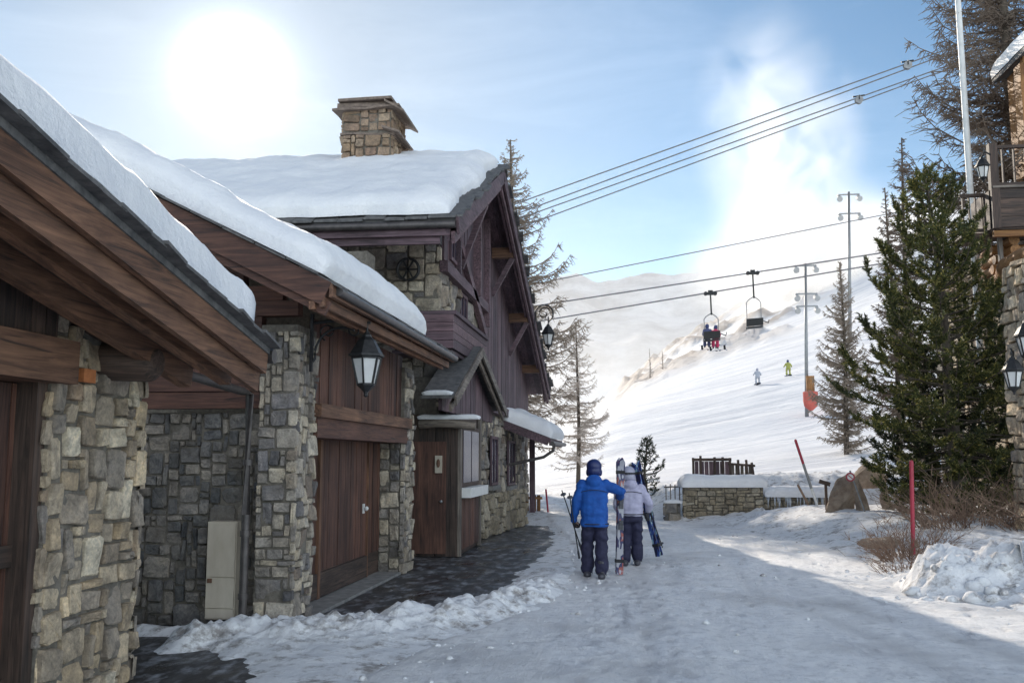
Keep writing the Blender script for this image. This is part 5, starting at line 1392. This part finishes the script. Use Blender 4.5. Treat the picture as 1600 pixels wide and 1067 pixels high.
    # gloves
    for s in 'LR':
        g_ = MB(); d = (J['wr'+s]-J['el'+s]).normalized()
        if detail:
            h_ = st['hand'+s]; hand(g_, J['wr'+s], h_[0], h_[1], h_[2], r=.0145, s=1.08); limb(g_, [J['wr'+s]-d*.05, J['wr'+s]+d*.01], [.05,.042], 10)
            remesh(g_, 'glove', M[st['glove']], t, .0065, 2)
    # headgear
    hg = MB()
    if st.get('hat') == 'helmet':
        hg.ell(hc+V((0,-.005,.045)), (.118,.135,.115), 16, 10); hg.ell(hc+V((0,-.03,-.02)), (.112,.105,.10), 14, 8)
        for sx in (-1,1): hg.ell(hc+V((sx*.095,0,-.045)), (.03,.055,.06), 10, 7)
    else:
        hg.ell(hc+V((0,-.005,.05)), (.098,.112,.10), 14, 9); hg.ell(hc+V((0,-.02,-.005)), (.096,.095,.09), 12, 8)
    hl = remesh(hg, 'helmet' if st.get('hat') == 'helmet' else 'hat', M[st['hatmat']], t, .011 if detail else .028, 2)
    if st.get('goggles'):
        gg = MB(); gg.tube([hc+V((.124*cos(a_*pi/12),.142*sin(a_*pi/12),.035)) for a_ in range(24)] + [hc+V((.124,0,.035))], .016, 6); 
        gg.v = [v + t.location for v in gg.v]; gg.build('goggle_strap', M['black_cloth'], hl)
    return t

def placed(x, y): return Vector((x, y, .02))
man_at = placed(-.57, 14.70)
J = dict(hip=(0,0,.93), chest=(0,.02,1.20), neck=(0,.03,1.44), head=(0,.06,1.605),
         shL=(-.18,.02,1.37), elL=(-.275,-.01,1.10), wrL=(-.315,.05,.86), shR=(.18,.02,1.37), elR=(.40,.05,1.27), wrR=(.385,.27,1.19),
         hpL=(-.09,0,.88), knL=(-.11,.10,.50), anL=(-.115,.06,.10), hpR=(.09,0,.88), knR=(.10,.02,.50), anR=(.105,-.14,.10))
figure('person in a bright blue ski jacket walking away with poles and upright skis', man_at, J,
       dict(jacket='blue_cloth', trousers='navy_cloth', glove='black_cloth', hat='helmet', hatmat='helmet_blue', hood=True, hem=.17,
            handL=((0,.55,-.85),(1,.2,.1),1), handR=((.05,.95,.1),(-.75,.1,-.5),-1)))
wo_at = placed(-.03, 16.45)
JW = dict(hip=(0,0,.87), chest=(0,.02,1.12), neck=(0,.03,1.33), head=(-.03,.05,1.485),
         shL=(-.165,.02,1.26), elL=(-.235,.06,1.02), wrL=(-.20,.22,.88), shR=(.165,.02,1.26), elR=(.31,-.02,1.04), wrR=(.30,.14,.90),
         hpL=(-.085,0,.82), knL=(-.10,.05,.47), anL=(-.105,-.06,.10), hpR=(.085,0,.82), knR=(.095,.09,.47), anR=(.10,.10,.10))
figure('person in a pale lilac jacket and dark trousers carrying skis beside the blue jacket', wo_at, JW,
       dict(jacket='lilac_cloth', trousers='navy_cloth', glove='black_cloth', hat='helmet', hatmat='helmet_grey', hood=True, hem=.06, goggles=True,
            handL=((.1,.85,-.3),(.8,0,-.4),1), handR=((-.1,.8,-.45),(-.8,.1,.2),-1)))

def ski(parent, a, b_, wd, mat, tipdir, binding=True):
    "a = tail, b = tip, wd = width direction; shovel turns up towards tipdir"
    a = Vector(a); b_ = Vector(b_); L = (b_-a).length; d = (b_-a).normalized(); wd = Vector(wd); wd = (wd - d*wd.dot(d)).normalized(); nn = Vector(tipdir); nn = (nn-d*nn.dot(d)); nn = (nn - wd*nn.dot(wd)).normalized()
    vs = []; n = 26
    for i in range(n+1):
        s = i/n; w = .046 + .016*(2*s-1)**2 + .006*s
        if s > .93: w *= sqrt(max(.02, 1-((s-.93)/.07)**2))
        if s < .02: w *= .8
        up_ = .075*max(0,(s-.86)/.14)**2 + .012*sin(pi*s) + .02*max(0,(.06-s)/.06)**2
        th = .008 + .010*sin(pi*min(1,s))
        c = a + d*L*s + nn*up_
        vs += [c-wd*w, c+wd*w, c+wd*w*.92+nn*th, c-wd*w*.92+nn*th]
    fs = [(3,2,1,0), (4*n,4*n+1,4*n+2,4*n+3)]
    for i in range(n):
        for k in range(4): fs.append((4*i+k, 4*i+(k+1)%4, 4*i+4+(k+1)%4, 4*i+4+k))
    mb = MB(); mb.add(vs, fs); sk = mb.build('ski', M[mat], parent)
    if binding:
        for s, h in ((.42,.05),(.60,.045)):
            c = a + d*L*s + nn*.03; bb = MB(); bb.bar(c-d*.07, c+d*.07, .07, h, nn); bb.bar(c-d*.03+nn*.03, c+d*.05+nn*.035, .055, .03, nn); bb.build('binding', M['boot'], sk)
    return sk
def ski_pair(label, a, b_, wd, sep, mat, group=None):
    a = Vector(a); b_ = Vector(b_); t = thing('ski_pair', label, 'skis', a, group); d = (b_-a).normalized(); wd = Vector(wd); sp_ = d.cross(wd).normalized()
    ski(t, a+sp_*sep, b_+sp_*sep, wd, mat, sp_); ski(t, a-sp_*sep, b_-sp_*sep, wd, mat, -sp_)
    mb = MB()
    for s in (.12,.88):
        c = a.lerp(b_, s-.02); mb = MB(); mb.bar(c, c+d*.05, .125, sep*2+.045, sp_); mb.build('strap', M['black_cloth'], t)
    return t
P = man_at
ski_pair('white topped pair of skis held upright by the person in blue', P+Vector((.355,.33,.02)), P+Vector((.40,.36,1.78)), (1,.25,0), .022, 'ski_white')
Q = wo_at
ski_pair('dark navy pair of skis slanting down past the lilac jacket', Q+Vector((.47,.22,.14)), Q+Vector((.09,.18,1.72)), (.8,-.6,0), .022, 'ski_dark')
def ski_pole(label, a, b_, group=None):
    a = Vector(a); b_ = Vector(b_); t = thing('ski_pole', label, 'ski pole', a, group); d = (b_-a).normalized()
    mb = MB(); mb.tube([a, a.lerp(b_,.5), a+d*((b_-a).length-.12)], [.0085,.009,.0095], 7); mb.build('shaft', M['black_cloth'], t, smooth=True)
    mb = MB(); mb.tube([b_-d*.14, b_-d*.10, b_-d*.03, b_], [.014,.018,.016,.020], 8); mb.build('grip', M['boot'], t, smooth=True)
    mb = MB(); mb.tube([a+d*.07, a+d*.075, a+d*.085], [.03,.045,.03], 10); mb.build('basket', M['boot'], t, smooth=True, sharp=40)
hl = P + Vector((-.305,.10,.80))
ski_pole('ski pole angled up to the left from the gloved hand of the person in blue', hl+Vector((-.16,-.40,.50)), hl+Vector((.09,.24,-.42)))
ski_pole('second ski pole nearer the blue sleeve tilted more upright', hl+Vector((-.05,-.42,.46)), hl+Vector((.05,.30,-.55)))
hr = Q + Vector((.31,.20,.84))
ski_pole('ski pole hanging from the right glove of the person in lilac', hr+Vector((.20,-.42,-.52)), hr+Vector((-.06,.14,.28)))

# riders on the chair, skiers on the piste
def seated(label, x, s, jk, sk):
    JS = dict(hip=(0,0,.10), chest=(0,.0,.36), neck=(0,.03,.60), head=(0,.06,.76), shL=(-.18,.02,.52), elL=(-.24,.08,.28), wrL=(-.18,.32,.24), shR=(.18,.02,.52), elR=(.24,.08,.28), wrR=(.18,.32,.24),
              hpL=(-.10,.02,.08), knL=(-.12,.46,.08), anL=(-.13,.52,-.36), hpR=(.10,.02,.08), knR=(.12,.46,.08), anR=(.13,.52,-.36))
    loc = Vector((x, YL, s+.10))
    figure(label, loc, JS, dict(jacket=jk, trousers=jk, glove='black_cloth', hat='helmet', hatmat='helmet_blue', seated=True, hem=.06), detail=False)
    ski_pair(sk, loc+Vector((-.45,.05,-.52)), loc+Vector((.75,1.25,-.28)), (0,0,1) if False else (.7,-.7,0), .12, 'ski_dark')
seated('chairlift rider in slate blue on the left of the occupied chair', cc_.x-.24, cs_, 'slateblue_cloth', 'skis of the slate blue chairlift rider')
seated('chairlift rider in crimson on the right of the occupied chair', cc_.x+.26, cs_-.08, 'pink_cloth', 'skis of the crimson chairlift rider')
def skier(label, px, py, h, jk, hatm, skl):
    Y = 84; 
    # drop the skier onto the slope surface
    best = None
    for k in range(200):
        yy = 60 + k*.35; q = hill_pt(px, yy); r_ = atY(px, py, yy)
        if best is None or abs(q.z-r_.z) < best[0]: best = (abs(q.z-r_.z), q)
    p = best[1] + Vector((0,0,.05)); k = h
    JS = dict(hip=(0,-.08,.80), chest=(0,.02,1.06), neck=(0,.08,1.28), head=(0,.13,1.44), shL=(-.18,.06,1.20), elL=(-.34,.10,.98), wrL=(-.36,.34,.92), shR=(.18,.06,1.20), elR=(.34,.10,.98), wrR=(.36,.34,.92),
              hpL=(-.12,-.06,.76), knL=(-.15,.10,.46), anL=(-.16,-.02,.10), hpR=(.12,-.06,.76), knR=(.15,.10,.46), anR=(.16,-.02,.10))
    JS = {a_: tuple(c*k for c in b_) for a_, b_ in JS.items()}
    t = figure(label, p, JS, dict(jacket=jk, trousers=jk, glove='black_cloth', hat='helmet', hatmat=hatm), detail=False)
    ski_pair(skl, p+Vector((-.0,-.8,.02)), p+Vector((.0,.9,.02)), (1,0,0) if False else (0,0,1), .16, 'ski_dark')
    return p
skier('skier in yellow green standing high on the bright piste', 1232, 588, .97, 'green_cloth', 'helmet_blue', 'skis under the yellow green skier')
skier('skier in pale grey left of the yellow green one on the piste', 1184, 601, .92, 'grey_cloth', 'helmet_grey', 'skis under the pale grey skier')
# ================================================================== snow mist from the snow cannons
def mist(name, label, c, r, dens, scale, seed, lo, hi, tilt=0, aniso=.55):
    mb = MB(); mb.ell((0,0,0), r, 24, 14); o = mb.build(name, [], None); o.location = c
    o.rotation_euler = (0, tilt, 0)
    m = bpy.data.materials.new(name); m.use_nodes = True; nt = m.node_tree
    for n in list(nt.nodes): nt.nodes.remove(n)
    out = nt.nodes.new('ShaderNodeOutputMaterial'); vol = nt.nodes.new('ShaderNodeVolumePrincipled')
    vol.inputs['Color'].default_value = (.97,.975,.98,1); vol.inputs['Anisotropy'].default_value = aniso
    tc = nt.nodes.new('ShaderNodeTexCoord')
    mp = nt.nodes.new('ShaderNodeMapping'); mp.inputs['Location'].default_value = (seed*7.3, seed*3.1, seed*1.7); nt.links.new(tc.outputs['Object'], mp.inputs['Vector'])
    n1 = noi(nt, mp.outputs['Vector'], scale, 4, .6, .6)
    # soft falloff towards the ellipsoid surface
    dv = nt.nodes.new('ShaderNodeVectorMath'); dv.operation = 'DIVIDE'; dv.inputs[1].default_value = r; nt.links.new(tc.outputs['Object'], dv.inputs[0])
    ln = nt.nodes.new('ShaderNodeVectorMath'); ln.operation = 'LENGTH'; nt.links.new(dv.outputs[0], ln.inputs[0])
    fall = nt.nodes.new('ShaderNodeMapRange'); fall.interpolation_type = 'SMOOTHSTEP'
    for k, v in (('From Min', 1.0), ('From Max', .05), ('To Min', 0.0), ('To Max', 1.0)): fall.inputs[k].default_value = v
    nt.links.new(ln.outputs['Value'], fall.inputs['Value'])
    rm = nt.nodes.new('ShaderNodeMapRange')
    for k, v in (('From Min', lo), ('From Max', hi), ('To Min', 0.0), ('To Max', 1.0)): rm.inputs[k].default_value = v
    nt.links.new(n1, rm.inputs['Value'])
    dd = math_(nt, 'MULTIPLY', math_(nt, 'MULTIPLY', rm.outputs['Result'], fall.outputs['Result']), dens)
    nt.links.new(dd, vol.inputs['Density']); nt.links.new(vol.outputs[0], out.inputs['Volume'])
    o.data.materials.clear(); o.data.materials.append(m)
    tag(o, label, 'snow mist', None, kind='stuff'); return o
c = atY(1222, 235, 250)
mist('snow_mist', 'tall plume of wind blown snow mist rising into the sky', (c.x, 250, c.z), (25, 16, 46), .095, .06, 1, .38, .66, tilt=-.10)
c = atY(1300, 425, 262)
mist('snow_mist', 'bright low bank of snow mist over the upper piste', (c.x, 255, c.z), (46, 20, 24), .13, .045, 2, .24, .52)
c = atY(1395, 370, 270)
mist('snow_mist', 'smaller puff of snow mist behind the big pine', (c.x, 270, c.z), (20, 14, 20), .10, .06, 3, .32, .6)

mb = MB(); mb.box(-420,460,120,1150,-30,75); hzo = mb.build('haze', [], None); hzo.data.materials.clear()
m = bpy.data.materials.new('valley_haze'); m.use_nodes = True; nt = m.node_tree
for n in list(nt.nodes): nt.nodes.remove(n)
out = nt.nodes.new('ShaderNodeOutputMaterial'); vs_ = nt.nodes.new('ShaderNodeVolumeScatter'); vs_.inputs['Color'].default_value = (1,.99,.97,1)
vs_.inputs['Density'].default_value = .00055; vs_.inputs['Anisotropy'].default_value = .5; nt.links.new(vs_.outputs[0], out.inputs['Volume']); hzo.data.materials.append(m)
m.cycles.homogeneous_volume = True
tag(hzo, 'bright sunlit haze filling the valley behind the piste', 'haze', None, kind='stuff')
# clods of snow thrown onto the road by the plough
rnd = random.Random(55); mb = MB()
for k in range(520):
    y = rnd.uniform(7.5, 24)
    if rnd.random() < .5: x = road_left(y) + abs(rnd.gauss(0, .45)) - .25
    else: x = road_right(y) - abs(rnd.gauss(0, .5)) + .3
    if rnd.random() < .25: x = rnd.uniform(road_left(y), road_right(y))
    r_ = .008 + .034*rnd.random()**4; z = max(ground_h(x, y), .03) + r_*.05
    mb.lathe([(r_*.4,-r_*.6),(r_*rnd.uniform(.8,1.1),-r_*.1),(r_*rnd.uniform(.5,.9),r_*.5),(r_*.15,r_*.75)], (x,y,z), 6, rnd.uniform(.7,1.4), rnd.uniform(.7,1.4), rnd.random()*6)
for k in range(70):
    x = rnd.uniform(3.0, 5.6); y = 12.75 + rnd.gauss(0,.22) + .1*abs(x-4.3); r_ = .03 + .09*rnd.random()**2; z = ground_h(x, y) + r_*.2
    mb.lathe([(r_*.5,-r_*.6),(r_*rnd.uniform(.9,1.2),-r_*.1),(r_*rnd.uniform(.5,.9),r_*.5),(r_*.2,r_*.7)], (x,y,z), 6, rnd.uniform(.7,1.5), rnd.uniform(.7,1.3), rnd.random()*6)
tag(mb.build('snow_clods', M['bank_snow'], None, smooth=True), 'loose crumbs of snow scattered along both road edges', 'snow crumbs', None, kind='stuff')
# ================================================================== light, sky, camera
SUN_EL = radians(21.6); SUN_AZ = radians(-23.9)      # azimuth from +Y towards +X
sdir = Vector((cos(SUN_EL)*sin(SUN_AZ), cos(SUN_EL)*cos(SUN_AZ), sin(SUN_EL)))
LAZ = radians(-21.5); ldir = Vector((cos(SUN_EL)*sin(LAZ), cos(SUN_EL)*cos(LAZ), sin(SUN_EL)))
ld = bpy.data.lights.new('sun', 'SUN'); ld.energy = 5.0; ld.angle = radians(.5); ld.color = (1, .89, .75)
lo = bpy.data.objects.new('sun', ld); COL.objects.link(lo); lo.rotation_euler = (-ldir).to_track_quat('-Z', 'Y').to_euler(); lo.location = ldir*200
W = bpy.data.worlds.new('World'); SC.world = W; W.use_nodes = True; nt = W.node_tree
for n in list(nt.nodes): nt.nodes.remove(n)
out = nt.nodes.new('ShaderNodeOutputWorld')
sky = nt.nodes.new('ShaderNodeTexSky'); sky.sky_type = 'NISHITA'; sky.sun_disc = False
sky.sun_elevation = SUN_EL; sky.sun_rotation = SUN_AZ; sky.air_density = 1.0; sky.dust_density = .25; sky.ozone_density = 1.6; sky.altitude = 1800
bg = nt.nodes.new('ShaderNodeBackground'); bg.inputs['Strength'].default_value = .125
hs = nt.nodes.new('ShaderNodeHueSaturation'); hs.inputs['Saturation'].default_value = 1.1
tc = nt.nodes.new('ShaderNodeTexCoord'); nrm = nt.nodes.new('ShaderNodeVectorMath'); nrm.operation = 'NORMALIZE'
nt.links.new(tc.outputs['Generated'], nrm.inputs[0])
dot = nt.nodes.new('ShaderNodeVectorMath'); dot.operation = 'DOT_PRODUCT'; dot.inputs[1].default_value = sdir
nt.links.new(nrm.outputs[0], dot.inputs[0])
nt.links.new(sky.outputs[0], hs.inputs['Color']); nt.links.new(mixc(nt, 1.0, mixc(nt, math_(nt, 'MULTIPLY', math_(nt, 'POWER', math_(nt, 'MAXIMUM', dot.outputs['Value'], 0.0), 22), .62), hs.outputs[0], (0,0,0)), (.82, 1.02, 1.0), 'MULTIPLY'), bg.inputs['Color'])
d = math_(nt, 'MAXIMUM', dot.outputs['Value'], 0.0)
gl = None
for p_, k_ in ((3000, 12.0), (600, .5), (90, .20), (14, .30), (4, .14)):
    t = math_(nt, 'MULTIPLY', math_(nt, 'POWER', d, p_), k_); gl = t if gl is None else math_(nt, 'ADD', gl, t)
b2 = nt.nodes.new('ShaderNodeBackground'); b2.inputs['Color'].default_value = (.93, .97, 1, 1); nt.links.new(gl, b2.inputs['Strength'])
ad = nt.nodes.new('ShaderNodeAddShader'); nt.links.new(bg.outputs[0], ad.inputs[0]); nt.links.new(b2.outputs[0], ad.inputs[1])
# valley haze towards the horizon
sp = nt.nodes.new('ShaderNodeSeparateXYZ'); nt.links.new(nrm.outputs[0], sp.inputs[0])
zz = math_(nt, 'MAXIMUM', sp.outputs['Z'], 0.0)
hz = math_(nt, 'MULTIPLY', math_(nt, 'POWER', math_(nt, 'SUBTRACT', 1.0, zz), 7.0), .40)
# thin high cloud streaks
mp = nt.nodes.new('ShaderNodeMapping'); mp.inputs['Scale'].default_value = (1.6, 1.6, 7); nt.links.new(nrm.outputs[0], mp.inputs['Vector'])
cn_ = noi(nt, mp.outputs['Vector'], 2.2, 6, .6, .5)
cr = ramp(nt, cn_, [(.48, (0,0,0)), (.8, (1,1,1))])
hz = math_(nt, 'ADD', hz, math_(nt, 'MULTIPLY', cr.outputs['Color'], .12))
# added unseen fill glow opposite the sun, brightens the shaded sides
back_fill = nt.nodes.new('ShaderNodeMapRange'); back_fill.interpolation_type = 'SMOOTHSTEP'
for k_, v_ in (('From Min', .35), ('From Max', -.55), ('To Min', 0.0), ('To Max', 1.15)): back_fill.inputs[k_].default_value = v_
nt.links.new(dot.outputs['Value'], back_fill.inputs['Value'])
hz = math_(nt, 'ADD', hz, back_fill.outputs['Result'])
b3 = nt.nodes.new('ShaderNodeBackground'); b3.inputs['Color'].default_value = (.99, .985, .98, 1); nt.links.new(hz, b3.inputs['Strength'])
ad2 = nt.nodes.new('ShaderNodeAddShader'); nt.links.new(ad.outputs[0], ad2.inputs[0]); nt.links.new(b3.outputs[0], ad2.inputs[1])
nt.links.new(ad2.outputs[0], out.inputs['Surface'])

cd = bpy.data.cameras.new('camera'); cam = bpy.data.objects.new('camera', cd); COL.objects.link(cam)
cam.location = (0, 0, EYE); cam.rotation_euler = (pi/2 + TH, 0, PS)
cd.sensor_width = 36; cd.lens = 36*FPX/1600; cd.clip_start = .05; cd.clip_end = 8000
SC.camera = cam
SC.view_settings.view_transform = 'Standard'; SC.view_settings.look = 'None'; SC.view_settings.exposure = 0; SC.view_settings.gamma = 1
SC.render.engine = 'CYCLES'
SC.cycles.use_denoising = True
SC.cycles.max_bounces = 8; SC.cycles.diffuse_bounces = 4; SC.cycles.transparent_max_bounces = 12
SC.cycles.volume_bounces = 2
SC.cycles.sample_clamp_indirect = 6
